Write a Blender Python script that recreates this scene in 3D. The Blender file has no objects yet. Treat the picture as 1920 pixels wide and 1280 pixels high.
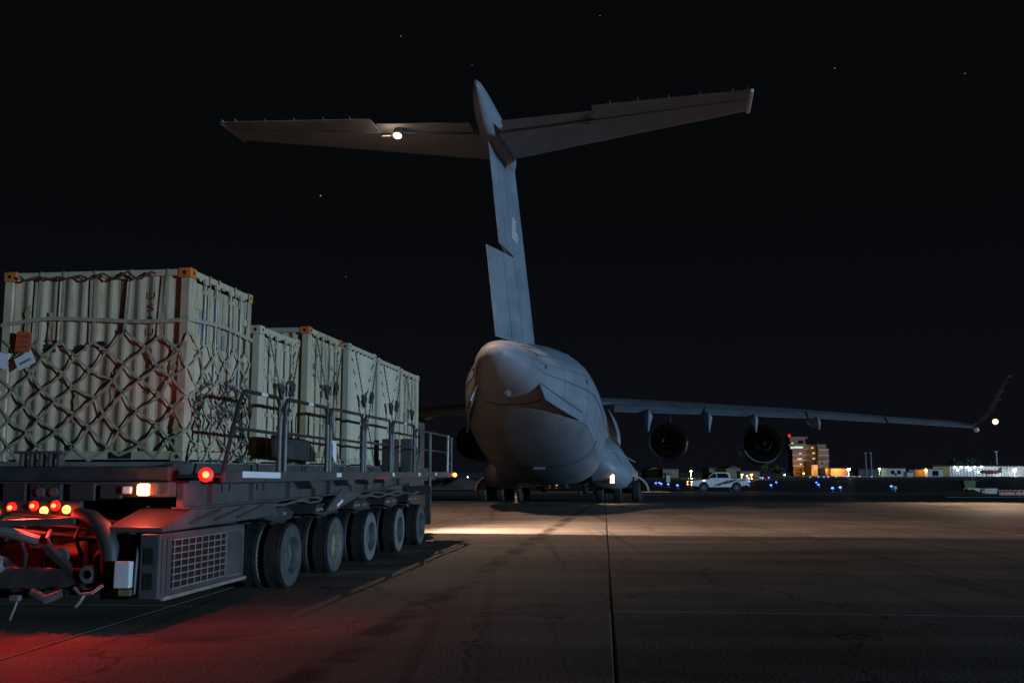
import bpy, bmesh, math, random
from mathutils import Vector, Matrix, Euler
R = math.radians
random.seed(7)
scene = bpy.context.scene
C = scene.collection

# ------------------------------------------------------------------ camera
CAM_H = 1.73
cam_d = bpy.data.cameras.new('camera')
cam = bpy.data.objects.new('camera', cam_d); C.objects.link(cam)
cam_d.sensor_width = 36.0
cam_d.lens = 36.0 * 1867.0 / 1920.0
cam_d.clip_start = 0.1; cam_d.clip_end = 12000
cam.location = (0, 0, CAM_H)
cam.rotation_euler = (R(90) + math.atan(245 / 1867.0), 0, 0)
scene.camera = cam

# ------------------------------------------------------------------ night sky
world = bpy.data.worlds.new('World'); scene.world = world
world.use_nodes = True
wn = world.node_tree.nodes; wl = world.node_tree.links
wn.clear()
w_out = wn.new('ShaderNodeOutputWorld'); w_bg = wn.new('ShaderNodeBackground')
w_bg2 = wn.new('ShaderNodeBackground'); w_add = wn.new('ShaderNodeAddShader')
sky = wn.new('ShaderNodeTexSky'); sky.sky_type = 'NISHITA'; sky.sun_disc = False
SUN_EL, SUN_AZ = R(3), R(120)          # a cool flood light far off, behind the camera and to its right
sky.sun_elevation = SUN_EL; sky.sun_rotation = SUN_AZ
w_bg.inputs['Strength'].default_value = 0.0002
wl.new(sky.outputs[0], w_bg.inputs[0])
w_tc = wn.new('ShaderNodeTexCoord'); w_sep = wn.new('ShaderNodeSeparateXYZ'); w_rmp = wn.new('ShaderNodeValToRGB')
wl.new(w_tc.outputs['Generated'], w_sep.inputs[0]); wl.new(w_sep.outputs[2], w_rmp.inputs[0])      # faint town glow low over the horizon, the same all round
w_rmp.color_ramp.elements[0].position = 0.0; w_rmp.color_ramp.elements[0].color = (0.0034, 0.0040, 0.0066, 1)
w_rmp.color_ramp.elements[1].position = 0.25; w_rmp.color_ramp.elements[1].color = (0.0019, 0.0021, 0.0027, 1)
wl.new(w_rmp.outputs[0], w_bg2.inputs[0])
wl.new(w_bg.outputs[0], w_add.inputs[0]); wl.new(w_bg2.outputs[0], w_add.inputs[1])
wl.new(w_add.outputs[0], w_out.inputs[0])

# ------------------------------------------------------------------ the one distant key light
sun_d = bpy.data.lights.new('apron_flood', 'SUN'); sun_d.energy = 2.1; sun_d.angle = R(1.2)
sun_d.color = (0.44, 0.71, 1.0)
sun = bpy.data.objects.new('apron_flood', sun_d); C.objects.link(sun)
_d = Vector((math.sin(SUN_AZ) * math.cos(SUN_EL), math.cos(SUN_AZ) * math.cos(SUN_EL), math.sin(SUN_EL)))
sun.rotation_euler = _d.to_track_quat('Z', 'Y').to_euler()
sun.location = _d * 60

# ------------------------------------------------------------------ exposure
scene.view_settings.view_transform = 'Standard'
scene.view_settings.look = 'None'
scene.view_settings.exposure = 0.0
scene.view_settings.gamma = 1.0
scene.render.engine = 'CYCLES'
scene.cycles.use_denoising = True
scene.cycles.max_bounces = 5
scene.cycles.sample_clamp_indirect = 3.0
scene.cycles.caustics_reflective = False
scene.cycles.caustics_refractive = False

# ================================================================== materials
def nodes_of(m):
    m.use_nodes = True
    return m.node_tree.nodes, m.node_tree.links
def mat(name, col, rough=0.6, metal=0.0, var=0.25, scale=3.0, bump=0.0, bscale=40.0, dirt=None, dscale=2.0, dpos=(0.52, 0.75), stretch=None, spec=0.5):
    m = bpy.data.materials.new(name); n, l = nodes_of(m)
    b = n['Principled BSDF']
    b.inputs['Roughness'].default_value = rough; b.inputs['Metallic'].default_value = metal
    b.inputs['Specular IOR Level'].default_value = spec
    tc = n.new('ShaderNodeTexCoord'); mp = n.new('ShaderNodeMapping')
    if stretch: mp.inputs['Scale'].default_value = stretch
    l.new(tc.outputs['Object'], mp.inputs[0])
    nz = n.new('ShaderNodeTexNoise'); nz.inputs['Scale'].default_value = scale; nz.inputs['Detail'].default_value = 6
    l.new(mp.outputs[0], nz.inputs['Vector'])
    rmp = n.new('ShaderNodeValToRGB')
    lo = [c * (1 - var) for c in col]; hi = [min(1, c * (1 + var)) for c in col]
    rmp.color_ramp.elements[0].position = 0.3; rmp.color_ramp.elements[0].color = (*lo, 1)
    rmp.color_ramp.elements[1].position = 0.7; rmp.color_ramp.elements[1].color = (*hi, 1)
    l.new(nz.outputs['Fac'], rmp.inputs[0])
    out = rmp.outputs[0]
    if dirt:
        n2 = n.new('ShaderNodeTexNoise'); n2.inputs['Scale'].default_value = dscale; n2.inputs['Detail'].default_value = 8
        n2.inputs['Roughness'].default_value = 0.65
        l.new(mp.outputs[0], n2.inputs['Vector'])
        r2 = n.new('ShaderNodeValToRGB')
        r2.color_ramp.elements[0].position = dpos[0]; r2.color_ramp.elements[1].position = dpos[1]
        l.new(n2.outputs['Fac'], r2.inputs[0])
        mx = n.new('ShaderNodeMixRGB'); mx.inputs[2].default_value = (*dirt, 1)
        l.new(r2.outputs[0], mx.inputs[0]); l.new(out, mx.inputs[1]); out = mx.outputs[0]
    l.new(out, b.inputs['Base Color'])
    if bump:
        n3 = n.new('ShaderNodeTexNoise'); n3.inputs['Scale'].default_value = bscale; n3.inputs['Detail'].default_value = 5
        l.new(tc.outputs['Object'], n3.inputs['Vector'])
        bp = n.new('ShaderNodeBump'); bp.inputs['Strength'].default_value = bump; bp.inputs['Distance'].default_value = 0.02
        l.new(n3.outputs['Fac'], bp.inputs['Height']); l.new(bp.outputs[0], b.inputs['Normal'])
    return m
def emit(name, col, strength):
    m = bpy.data.materials.new(name); n, l = nodes_of(m)
    b = n['Principled BSDF']
    b.inputs['Base Color'].default_value = (*[c * .3 for c in col], 1)
    nz = n.new('ShaderNodeTexNoise'); nz.inputs['Scale'].default_value = 8.0
    rm = n.new('ShaderNodeMapRange'); rm.inputs[3].default_value = strength * 0.85; rm.inputs[4].default_value = strength * 1.15
    l.new(nz.outputs['Fac'], rm.inputs[0]); l.new(rm.outputs[0], b.inputs['Emission Strength'])
    b.inputs['Emission Color'].default_value = (*col, 1)
    return m

M = {}
M['air_paint'] = mat('aircraft_grey', (0.195, 0.23, 0.28), 0.5, var=0.12, scale=0.7, dirt=(0.115, 0.125, 0.145), dscale=0.9, dpos=(0.46, 0.8), stretch=(1, .45, 1.2), bump=0.04, bscale=5)
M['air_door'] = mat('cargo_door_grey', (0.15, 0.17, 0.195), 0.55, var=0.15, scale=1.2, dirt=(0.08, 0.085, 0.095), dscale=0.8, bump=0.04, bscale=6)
M['air_dark'] = mat('aircraft_dark', (0.03, 0.03, 0.033), 0.6, var=0.2)
M['air_seam'] = mat('aircraft_seam', (0.10, 0.118, 0.145), 0.6, var=0.3, scale=4)
M['air_edge'] = mat('door_edge_white', (0.65, 0.65, 0.65), 0.5, var=0.1)
M['engine_in'] = mat('engine_duct', (0.05, 0.05, 0.055), 0.35, metal=0.6, var=0.2)
M['nacelle'] = mat('nacelle_grey', (0.20, 0.21, 0.225), 0.42, var=0.1)
M['flag_white'] = mat('flag_white', (0.75, 0.75, 0.75), 0.5, var=0.05)
M['flag_dark'] = mat('flag_dark', (0.16, 0.17, 0.19), 0.5, var=0.05)
M['rubber'] = mat('rubber', (0.018, 0.018, 0.018), 0.75, var=0.3, scale=6, dirt=(0.05, 0.048, 0.045), dscale=4)
M['tyre_dusty'] = mat('tyre_dusty_side', (0.105, 0.11, 0.112), 0.85, var=0.25, scale=8, dirt=(0.04, 0.04, 0.04), dscale=6, bump=0.2, bscale=60)
def per_object(m, lo, hi):
    n, l = m.node_tree.nodes, m.node_tree.links; b = n['Principled BSDF']; src = b.inputs['Base Color'].links[0].from_socket
    oi = n.new('ShaderNodeObjectInfo'); mr = n.new('ShaderNodeMapRange'); mr.inputs[3].default_value = lo; mr.inputs[4].default_value = hi
    l.new(oi.outputs['Random'], mr.inputs[0]); mx = n.new('ShaderNodeMixRGB'); mx.blend_type = 'MULTIPLY'; mx.inputs[0].default_value = 1
    l.new(src, mx.inputs[1]); l.new(mr.outputs[0], mx.inputs[2]); l.new(mx.outputs[0], b.inputs['Base Color'])
per_object(M['tyre_dusty'], 0.45, 1.45)
M['rim'] = mat('rim_grey', (0.09, 0.105, 0.11), 0.5, metal=0.3, var=0.3, scale=8)
M['rim_tan'] = mat('rim_tan', (0.2, 0.18, 0.13), 0.6, var=0.3, scale=8)
M['sand'] = mat('container_sand', (0.50, 0.42, 0.28), 0.6, var=0.2, scale=1.5, dirt=(0.24, 0.14, 0.06), dscale=1.7, dpos=(0.50, 0.76), stretch=(1.6, 1.6, 0.45), bump=0.05)
per_object(M['sand'], 0.9, 1.08)
M['sand_b'] = mat('container_sand_pale', (0.52, 0.435, 0.30), 0.6, var=0.10, scale=1.3, dirt=(0.24, 0.2, 0.12), dscale=1.8, dpos=(0.58, 0.85), stretch=(1.6, 1.6, 0.4), bump=0.05)
M['sand_c'] = mat('container_sand_grey', (0.47, 0.41, 0.305), 0.6, var=0.12, scale=1.2, dirt=(0.17, 0.14, 0.09), dscale=2.0, dpos=(0.56, 0.85), stretch=(1.6, 1.6, 0.4), bump=0.05)
M['orange'] = mat('casting_orange', (0.62, 0.17, 0.035), 0.6, var=0.2, scale=8, dirt=(0.2, 0.08, 0.03), dscale=6)
M['yellow'] = mat('casting_yellow', (0.6, 0.36, 0.05), 0.6, var=0.2, scale=8, dirt=(0.25, 0.15, 0.05), dscale=6)
M['hole'] = mat('hole_black', (0.008, 0.008, 0.008), 0.9, var=0.1)
M['rust'] = mat('rust', (0.16, 0.07, 0.03), 0.8, var=0.4, scale=8)
M['rust_soft'] = mat('rust_soft', (0.42, 0.31, 0.17), 0.8, var=0.35, scale=9)
M['galv'] = mat('galvanised', (0.32, 0.32, 0.29), 0.5, metal=0.4, var=0.2, scale=6)
M['shine'] = mat('bare_alloy', (0.62, 0.63, 0.63), 0.3, metal=0.7, var=0.15)
M['stencil'] = mat('stencil_black', (0.03, 0.026, 0.022), 0.7, var=0.3, scale=20)
M['net'] = mat('net_webbing', (0.36, 0.315, 0.225), 0.9, var=0.3, scale=12, bump=0.3, bscale=90)
M['net_dark'] = mat('net_rope_dark', (0.055, 0.05, 0.045), 0.9, var=0.3, scale=12)
M['chain'] = mat('chain_steel', (0.12, 0.11, 0.09), 0.6, metal=0.4, var=0.4, scale=20)
M['loader'] = mat('loader_grey', (0.066, 0.07, 0.073), 0.5, var=0.25, scale=2.0, dirt=(0.045, 0.043, 0.04), dscale=3, bump=0.08)
M['loader_dk'] = mat('loader_dark', (0.035, 0.036, 0.038), 0.55, var=0.3, scale=3.0, dirt=(0.07, 0.065, 0.055), dscale=4)
M['rail'] = mat('rail_black', (0.03, 0.03, 0.033), 0.4, var=0.3, scale=5)
M['rail_grey'] = mat('rail_grey', (0.16, 0.165, 0.17), 0.45, metal=0.3, var=0.3, scale=5)
M['white_tape'] = mat('white_reflector', (0.8, 0.82, 0.85), 0.35, var=0.06)
M['white_box'] = mat('white_box', (0.62, 0.66, 0.66), 0.5, var=0.1, dirt=(0.35, 0.34, 0.3), dscale=4)
M['red_dirt'] = mat('placard_red', (0.5, 0.09, 0.03), 0.7, var=0.2, scale=8)
M['paper'] = mat('paper_white', (0.72, 0.73, 0.76), 0.8, var=0.08)
M['alu'] = mat('pallet_alloy', (0.3, 0.3, 0.29), 0.45, metal=0.5, var=0.25, scale=4)
M['em_red'] = emit('lamp_red', (1.0, 0.012, 0.008), 1.5)
M['em_core'] = emit('lamp_core', (1.0, 0.34, 0.11), 2.3)
M['em_redhot'] = emit('lamp_red_hot', (1.0, 0.30, 0.12), 9)
M['em_amber'] = emit('lamp_amber', (1.0, 0.45, 0.16), 6)
M['em_orange'] = emit('lamp_orange', (1.0, 0.32, 0.06), 5)
M['em_warm'] = emit('lamp_warm', (1.0, 0.66, 0.36), 4.5)
M['em_warm_s'] = emit('lamp_warm_soft', (1.0, 0.62, 0.32), 6)
M['em_blue'] = emit('lamp_blue', (0.05, 0.12, 1.0), 8)
M['em_white'] = emit('lamp_white', (0.85, 0.95, 1.0), 15)
M['em_green'] = emit('lamp_green_white', (0.7, 1.0, 0.4), 6)
M['em_cyan'] = emit('lamp_cyan_white', (0.75, 1.0, 0.95), 25)
M['em_win'] = emit('window_lit', (1.0, 0.92, 0.7), 0.7)
M['em_win_g'] = emit('window_lit_green', (0.62, 0.95, 0.65), 0.8)
M['em_front'] = emit('terminal_glass', (0.75, 0.85, 1.0), 0.12)
M['em_star'] = emit('star', (0.9, 0.95, 1.0), 0.55)
M['glass'] = mat('glass_dark', (0.012, 0.014, 0.016), 0.08, var=0.1)
M['car_white'] = mat('car_white', (0.72, 0.74, 0.75), 0.3, var=0.04, dirt=(0.45, 0.43, 0.4), dscale=1.5, dpos=(0.55, 0.9))
M['car_black'] = mat('car_black', (0.02, 0.02, 0.022), 0.5, var=0.2)
M['alloy'] = mat('alloy_wheel', (0.5, 0.5, 0.5), 0.35, metal=0.7, var=0.15)
M['concrete_w'] = mat('building_concrete', (0.17, 0.14, 0.12), 0.85, var=0.15, scale=0.3)
M['white_w'] = mat('building_white', (0.6, 0.6, 0.58), 0.85, var=0.1, scale=0.3)
M['brown_w'] = mat('building_brown', (0.28, 0.2, 0.13), 0.85, var=0.15, scale=0.3)
M['roof_d'] = mat('roof_dark', (0.09, 0.085, 0.08), 0.8, var=0.2, scale=0.5)
M['leaf'] = mat('leaf', (0.05, 0.085, 0.03), 0.7, var=0.4, scale=2)
M['bark'] = mat('bark', (0.08, 0.06, 0.045), 0.9, var=0.3, scale=3)
M['pole'] = mat('pole_grey', (0.2, 0.2, 0.2), 0.6, var=0.2)
M['barrier_w'] = mat('barrier_white', (0.62, 0.62, 0.58), 0.6, var=0.15)
M['barrier_r'] = mat('barrier_red', (0.5, 0.07, 0.04), 0.6, var=0.15)
M['barrier_g'] = mat('barrier_green', (0.05, 0.16, 0.11), 0.6, var=0.15)
M['olive'] = mat('olive', (0.13, 0.14, 0.06), 0.7, var=0.2)
M['cone'] = mat('cone_orange', (0.75, 0.2, 0.04), 0.6, var=0.1)
M['grass'] = mat('dry_grass', (0.05, 0.05, 0.033), 0.95, var=0.4, scale=0.15, bump=0.3, bscale=3)
M['asphalt'] = mat('asphalt', (0.045, 0.045, 0.047), 0.55, var=0.3, scale=0.3, bump=0.15, bscale=20)
M['pale_road'] = mat('pale_road', (0.2, 0.175, 0.15), 0.6, var=0.25, scale=0.2, bump=0.1, bscale=20)
M['paint_line'] = mat('road_paint', (0.55, 0.5, 0.45), 0.6, var=0.25, scale=1.0)
M['earth'] = mat('earth', (0.16, 0.13, 0.10), 0.95, var=0.35, scale=0.8, bump=0.6, bscale=4)

def concrete_mat():
    m = bpy.data.materials.new('apron_concrete'); n, l = nodes_of(m); b = n['Principled BSDF']
    geo = n.new('ShaderNodeNewGeometry')
    n1 = n.new('ShaderNodeTexNoise'); n1.inputs['Scale'].default_value = 0.55; n1.inputs['Detail'].default_value = 9; n1.inputs['Roughness'].default_value = 0.62
    mp = n.new('ShaderNodeMapping'); mp.inputs['Rotation'].default_value = (0, 0, R(5.2)); mp.inputs['Scale'].default_value = (0.3, 1.6, 1)
    l.new(geo.outputs['Position'], mp.inputs[0]); l.new(mp.outputs[0], n1.inputs['Vector'])
    cr = n.new('ShaderNodeValToRGB')
    cr.color_ramp.elements[0].position = 0.30; cr.color_ramp.elements[0].color = (0.16, 0.14, 0.12, 1)
    cr.color_ramp.elements[1].position = 0.72; cr.color_ramp.elements[1].color = (0.35, 0.31, 0.27, 1)
    l.new(n1.outputs['Fac'], cr.inputs[0])
    n2 = n.new('ShaderNodeTexNoise'); n2.inputs['Scale'].default_value = 26; n2.inputs['Detail'].default_value = 4
    l.new(geo.outputs['Position'], n2.inputs['Vector'])
    mr = n.new('ShaderNodeMapRange'); mr.inputs[1].default_value = 0.3; mr.inputs[2].default_value = 0.7; mr.inputs[3].default_value = 0.66; mr.inputs[4].default_value = 1.3
    l.new(n2.outputs['Fac'], mr.inputs[0])
    # slab to slab tint
    oi = n.new('ShaderNodeObjectInfo')
    mr2 = n.new('ShaderNodeMapRange'); mr2.inputs[3].default_value = 0.86; mr2.inputs[4].default_value = 1.1
    l.new(oi.outputs['Random'], mr2.inputs[0])
    mul = n.new('ShaderNodeMath'); mul.operation = 'MULTIPLY'; l.new(mr.outputs[0], mul.inputs[0]); l.new(mr2.outputs[0], mul.inputs[1])
    # drip stains: patchy trail of oil along the line the loaders take
    sep = n.new('ShaderNodeSeparateXYZ')
    mp2 = n.new('ShaderNodeMapping'); mp2.vector_type = 'POINT'; mp2.inputs['Rotation'].default_value = (0, 0, R(7.6))
    l.new(geo.outputs['Position'], mp2.inputs[0]); l.new(mp2.outputs[0], sep.inputs[0])
    wob = n.new('ShaderNodeTexNoise'); wob.inputs['Scale'].default_value = 0.9; wob.inputs['Detail'].default_value = 3
    l.new(geo.outputs['Position'], wob.inputs['Vector'])
    wa = n.new('ShaderNodeMath'); wa.operation = 'MULTIPLY_ADD'; wa.inputs[1].default_value = 0.5; wa.inputs[2].default_value = 2.9 - 0.25
    l.new(wob.outputs['Fac'], wa.inputs[0])
    ad = n.new('ShaderNodeMath'); ad.operation = 'ADD'; l.new(sep.outputs[0], ad.inputs[0]); l.new(wa.outputs[0], ad.inputs[1])
    ab = n.new('ShaderNodeMath'); ab.operation = 'ABSOLUTE'; l.new(ad.outputs[0], ab.inputs[0])
    band = n.new('ShaderNodeMapRange'); band.inputs[1].default_value = 0.10; band.inputs[2].default_value = 0.26; band.inputs[3].default_value = 1; band.inputs[4].default_value = 0
    l.new(ab.outputs[0], band.inputs[0])
    pat = n.new('ShaderNodeTexNoise'); pat.inputs['Scale'].default_value = 0.8; pat.inputs['Detail'].default_value = 5
    l.new(mp2.outputs[0], pat.inputs['Vector'])
    pr = n.new('ShaderNodeMapRange'); pr.inputs[1].default_value = 0.42; pr.inputs[2].default_value = 0.55; pr.inputs[3].default_value = 0.12; pr.inputs[4].default_value = 0.7
    l.new(pat.outputs['Fac'], pr.inputs[0])
    st = n.new('ShaderNodeMath'); st.operation = 'MULTIPLY'; l.new(band.outputs[0], st.inputs[0]); l.new(pr.outputs[0], st.inputs[1])
    inv = n.new('ShaderNodeMath'); inv.operation = 'SUBTRACT'; inv.inputs[0].default_value = 1; l.new(st.outputs[0], inv.inputs[1])
    mul2 = n.new('ShaderNodeMath'); mul2.operation = 'MULTIPLY'; l.new(mul.outputs[0], mul2.inputs[0]); l.new(inv.outputs[0], mul2.inputs[1])
    # blotchy wear
    bl = n.new('ShaderNodeTexNoise'); bl.inputs['Scale'].default_value = 0.22; bl.inputs['Detail'].default_value = 6
    l.new(geo.outputs['Position'], bl.inputs['Vector'])
    blr = n.new('ShaderNodeMapRange'); blr.inputs[1].default_value = 0.35; blr.inputs[2].default_value = 0.65; blr.inputs[3].default_value = 0.72; blr.inputs[4].default_value = 1.12
    l.new(bl.outputs['Fac'], blr.inputs[0])
    mul3 = n.new('ShaderNodeMath'); mul3.operation = 'MULTIPLY'; l.new(mul2.outputs[0], mul3.inputs[0]); l.new(blr.outputs[0], mul3.inputs[1])
    wv = n.new('ShaderNodeTexNoise'); wv.inputs['Scale'].default_value = 1.3; wv.inputs['Detail'].default_value = 6
    l.new(geo.outputs['Position'], wv.inputs['Vector'])
    wmx = n.new('ShaderNodeMixRGB'); wmx.blend_type = 'ADD'; wmx.inputs[0].default_value = 0.9
    l.new(geo.outputs['Position'], wmx.inputs[1]); l.new(wv.outputs['Color'], wmx.inputs[2])
    vo = n.new('ShaderNodeTexVoronoi'); vo.feature = 'DISTANCE_TO_EDGE'; vo.inputs['Scale'].default_value = 0.23
    l.new(wmx.outputs[0], vo.inputs['Vector'])
    ck = n.new('ShaderNodeMapRange'); ck.inputs[1].default_value = 0.002; ck.inputs[2].default_value = 0.007; ck.inputs[3].default_value = 0.45; ck.inputs[4].default_value = 1
    l.new(vo.outputs['Distance'], ck.inputs[0])
    ckm = n.new('ShaderNodeMapRange'); ckm.inputs[1].default_value = 0.48; ckm.inputs[2].default_value = 0.56      # cracks only in some slabs
    l.new(bl.outputs['Fac'], ckm.inputs[0])
    ckx = n.new('ShaderNodeMath'); ckx.operation = 'MAXIMUM'; l.new(ck.outputs[0], ckx.inputs[0]); l.new(ckm.outputs[0], ckx.inputs[1])
    sx = n.new('ShaderNodeTexNoise'); sx.inputs['Scale'].default_value = 1.0; sx.inputs['Detail'].default_value = 4
    mp3 = n.new('ShaderNodeMapping'); mp3.inputs['Rotation'].default_value = (0, 0, R(8)); mp3.inputs['Scale'].default_value = (2.6, 0.05, 1)
    l.new(geo.outputs['Position'], mp3.inputs[0]); l.new(mp3.outputs[0], sx.inputs['Vector'])
    sxr = n.new('ShaderNodeMapRange'); sxr.inputs[1].default_value = 0.56; sxr.inputs[2].default_value = 0.70; sxr.inputs[3].default_value = 1; sxr.inputs[4].default_value = 0.62
    l.new(sx.outputs['Fac'], sxr.inputs[0])
    mm = n.new('ShaderNodeMath'); mm.operation = 'MULTIPLY'; l.new(ckx.outputs[0], mm.inputs[0]); l.new(sxr.outputs[0], mm.inputs[1])
    mul4 = n.new('ShaderNodeMath'); mul4.operation = 'MULTIPLY'; l.new(mul3.outputs[0], mul4.inputs[0]); l.new(mm.outputs[0], mul4.inputs[1]); mul3 = mul4
    mx = n.new('ShaderNodeMixRGB'); mx.blend_type = 'MULTIPLY'; mx.inputs[0].default_value = 1
    l.new(cr.outputs[0], mx.inputs[1]); l.new(mul3.outputs[0], mx.inputs[2])
    l.new(mx.outputs[0], b.inputs['Base Color'])
    rr = n.new('ShaderNodeMapRange'); rr.inputs[3].default_value = 0.6; rr.inputs[4].default_value = 0.85
    l.new(n1.outputs['Fac'], rr.inputs[0]); l.new(rr.outputs[0], b.inputs['Roughness'])
    bp = n.new('ShaderNodeBump'); bp.inputs['Strength'].default_value = 0.5; bp.inputs['Distance'].default_value = 0.012
    l.new(n2.outputs['Fac'], bp.inputs['Height']); l.new(bp.outputs[0], b.inputs['Normal'])
    b.inputs['Specular IOR Level'].default_value = 0.25
    return m
M['concrete'] = concrete_mat()
M['joint'] = mat('joint_sealant', (0.012, 0.012, 0.012), 0.8, var=0.3)

# ================================================================== mesh helper
class MB:
    def __init__(s): s.v = []; s.f = []
    def add(s, vs, fs):
        o = len(s.v); s.v += [tuple(p) for p in vs]; s.f += [tuple(i + o for i in f) for f in fs]; return s
    def box(s, x0, x1, y0, y1, z0, z1, rot=None):
        vs = [(x, y, z) for z in (z0, z1) for y in (y0, y1) for x in (x0, x1)]
        if rot is not None:
            c = Vector(((x0 + x1) / 2, (y0 + y1) / 2, (z0 + z1) / 2)); m = Euler(rot).to_matrix()
            vs = [tuple(m @ (Vector(p) - c) + c) for p in vs]
        return s.add(vs, [(0, 2, 3, 1), (4, 5, 7, 6), (0, 1, 5, 4), (2, 6, 7, 3), (0, 4, 6, 2), (1, 3, 7, 5)])
    def bar(s, p0, p1, w, h, up=(0, 0, 1)):
        p0 = Vector(p0); p1 = Vector(p1); d = (p1 - p0).normalized(); up = Vector(up)
        a = d.cross(up)
        if a.length < 1e-4: a = d.cross(Vector((1, 0, 0)))
        a.normalize(); b = a.cross(d).normalized()
        vs = []
        for p in (p0, p1):
            for i, j in ((-1, -1), (1, -1), (1, 1), (-1, 1)): vs.append(p + a * w / 2 * i + b * h / 2 * j)
        return s.add(vs, [(0, 1, 2, 3), (7, 6, 5, 4), (0, 4, 5, 1), (1, 5, 6, 2), (2, 6, 7, 3), (3, 7, 4, 0)])
    def cyl(s, p0, p1, r0, r1=None, n=16, caps=True):
        r1 = r0 if r1 is None else r1
        return s.tube([p0, p1], [r0, r1], n, caps)
    def tube(s, pts, r, n=10, caps=True):
        pts = [Vector(p) for p in pts]; k = len(pts)
        rs = r if isinstance(r, (list, tuple)) else [r] * k
        vs = []; prev = None
        for i, p in enumerate(pts):
            t = (pts[min(i + 1, k - 1)] - pts[max(i - 1, 0)])
            t = t.normalized() if t.length > 1e-9 else Vector((0, 0, 1))
            if prev is None:
                a = t.cross(Vector((0, 0, 1)))
                if a.length < 1e-3: a = t.cross(Vector((1, 0, 0)))
            else:
                a = prev - t * prev.dot(t)
            a.normalize(); prev = a; b = t.cross(a)
            for j in range(n):
                an = 2 * math.pi * j / n; vs.append(p + (a * math.cos(an) + b * math.sin(an)) * rs[i])
        fs = []
        for i in range(k - 1):
            for j in range(n):
                fs.append((i * n + j, i * n + (j + 1) % n, (i + 1) * n + (j + 1) % n, (i + 1) * n + j))
        if caps: fs.append(tuple(range(n))[::-1]); fs.append(tuple((k - 1) * n + j for j in range(n)))
        return s.add(vs, fs)
    def loft(s, rings, closed=True, caps=True):
        k = len(rings); n = len(rings[0]); vs = [p for r in rings for p in r]; fs = []
        for i in range(k - 1):
            for j in range(n if closed else n - 1):
                fs.append((i * n + j, i * n + (j + 1) % n, (i + 1) * n + (j + 1) % n, (i + 1) * n + j))
        if caps and closed: fs.append(tuple(range(n))[::-1]); fs.append(tuple((k - 1) * n + j for j in range(n)))
        return s.add(vs, fs)
    def lathe(s, prof, origin, axis, n=32, closed=False):
        axis = Vector(axis).normalized(); a = axis.cross(Vector((0, 0, 1)))
        if a.length < 1e-3: a = Vector((1, 0, 0))
        a.normalize(); b = axis.cross(a); o = Vector(origin); rings = []
        for (t, r) in prof:
            rings.append([o + axis * t + (a * math.cos(2 * math.pi * j / n) + b * math.sin(2 * math.pi * j / n)) * r for j in range(n)])
        if closed: rings.append(rings[0])
        return s.loft(rings, True, False)
    def prism(s, pts, a0, a1, axis='x'):
        n = len(pts)
        def P(a, p): return (a, p[0], p[1]) if axis == 'x' else (p[0], a, p[1]) if axis == 'y' else (p[0], p[1], a)
        vs = [P(a0, p) for p in pts] + [P(a1, p) for p in pts]
        fs = [tuple(range(n))[::-1], tuple(range(n, 2 * n))] + [(i, (i + 1) % n, n + (i + 1) % n, n + i) for i in range(n)]
        return s.add(vs, fs)
    def plate(s, quad, th):
        q = [Vector(p) for p in quad]; nrm = (q[1] - q[0]).cross(q[-1] - q[0]).normalized() * th / 2
        n = len(q); vs = [p + nrm for p in q] + [p - nrm for p in q]
        return s.add(vs, [tuple(range(n)), tuple(range(n, 2 * n))[::-1]] + [(i, n + i, n + (i + 1) % n, (i + 1) % n) for i in range(n)])
    def mesh(s, name, m, smooth=False, angle=35):
        me = bpy.data.meshes.new(name); me.from_pydata([tuple(p) for p in s.v], [], s.f)
        bm = bmesh.new(); bm.from_mesh(me); bmesh.ops.recalc_face_normals(bm, faces=bm.faces); bm.to_mesh(me); bm.free()
        for x in (m if isinstance(m, (list, tuple)) else [m]): me.materials.append(M[x])
        if smooth:
            me.polygons.foreach_set('use_smooth', [True] * len(me.polygons)); me.set_sharp_from_angle(angle=R(angle))
        return me
    def obj(s, name, m, parent=None, smooth=False, bevel=0, angle=35):
        return link(name, s.mesh(name, m, smooth, angle), parent, bevel)
def link(name, me, parent=None, bevel=0):
    o = bpy.data.objects.new(name, me); C.objects.link(o)
    if parent is not None: o.parent = parent
    if bevel:
        b = o.modifiers.new('bevel', 'BEVEL'); b.width = bevel; b.segments = 2; b.limit_method = 'ANGLE'; b.angle_limit = R(40)
    return o
def tag(o, label=None, cat=None, group=None, kind=None):
    if label: o['label'] = label
    if cat: o['category'] = cat
    if group: o['group'] = group
    if kind: o['kind'] = kind
    return o
def thing(name, label, cat, loc=(0, 0, 0), rz=0, group=None):
    o = bpy.data.objects.new(name, None); C.objects.link(o)
    o.location = loc; o.rotation_euler = (0, 0, rz); o.empty_display_size = 0.3
    return tag(o, label, cat, group)
def lamp(name, kind, loc, energy, col, parent=None, size=0.1, rot=None, spot=None, blend=0.4):
    d = bpy.data.lights.new(name, kind); d.energy = energy; d.color = col
    if kind in ('POINT', 'SPOT'): d.shadow_soft_size = size
    if kind == 'AREA': d.size = size; d.shape = 'DISK'
    if kind == 'SPOT': d.spot_size = spot; d.spot_blend = blend
    o = bpy.data.objects.new(name, d); C.objects.link(o); o.location = loc
    if rot: o.rotation_euler = rot
    if parent is not None: o.parent = parent
    return o
def aim(v): return Vector(v).normalized().to_track_quat('-Z', 'Y').to_euler()

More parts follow.
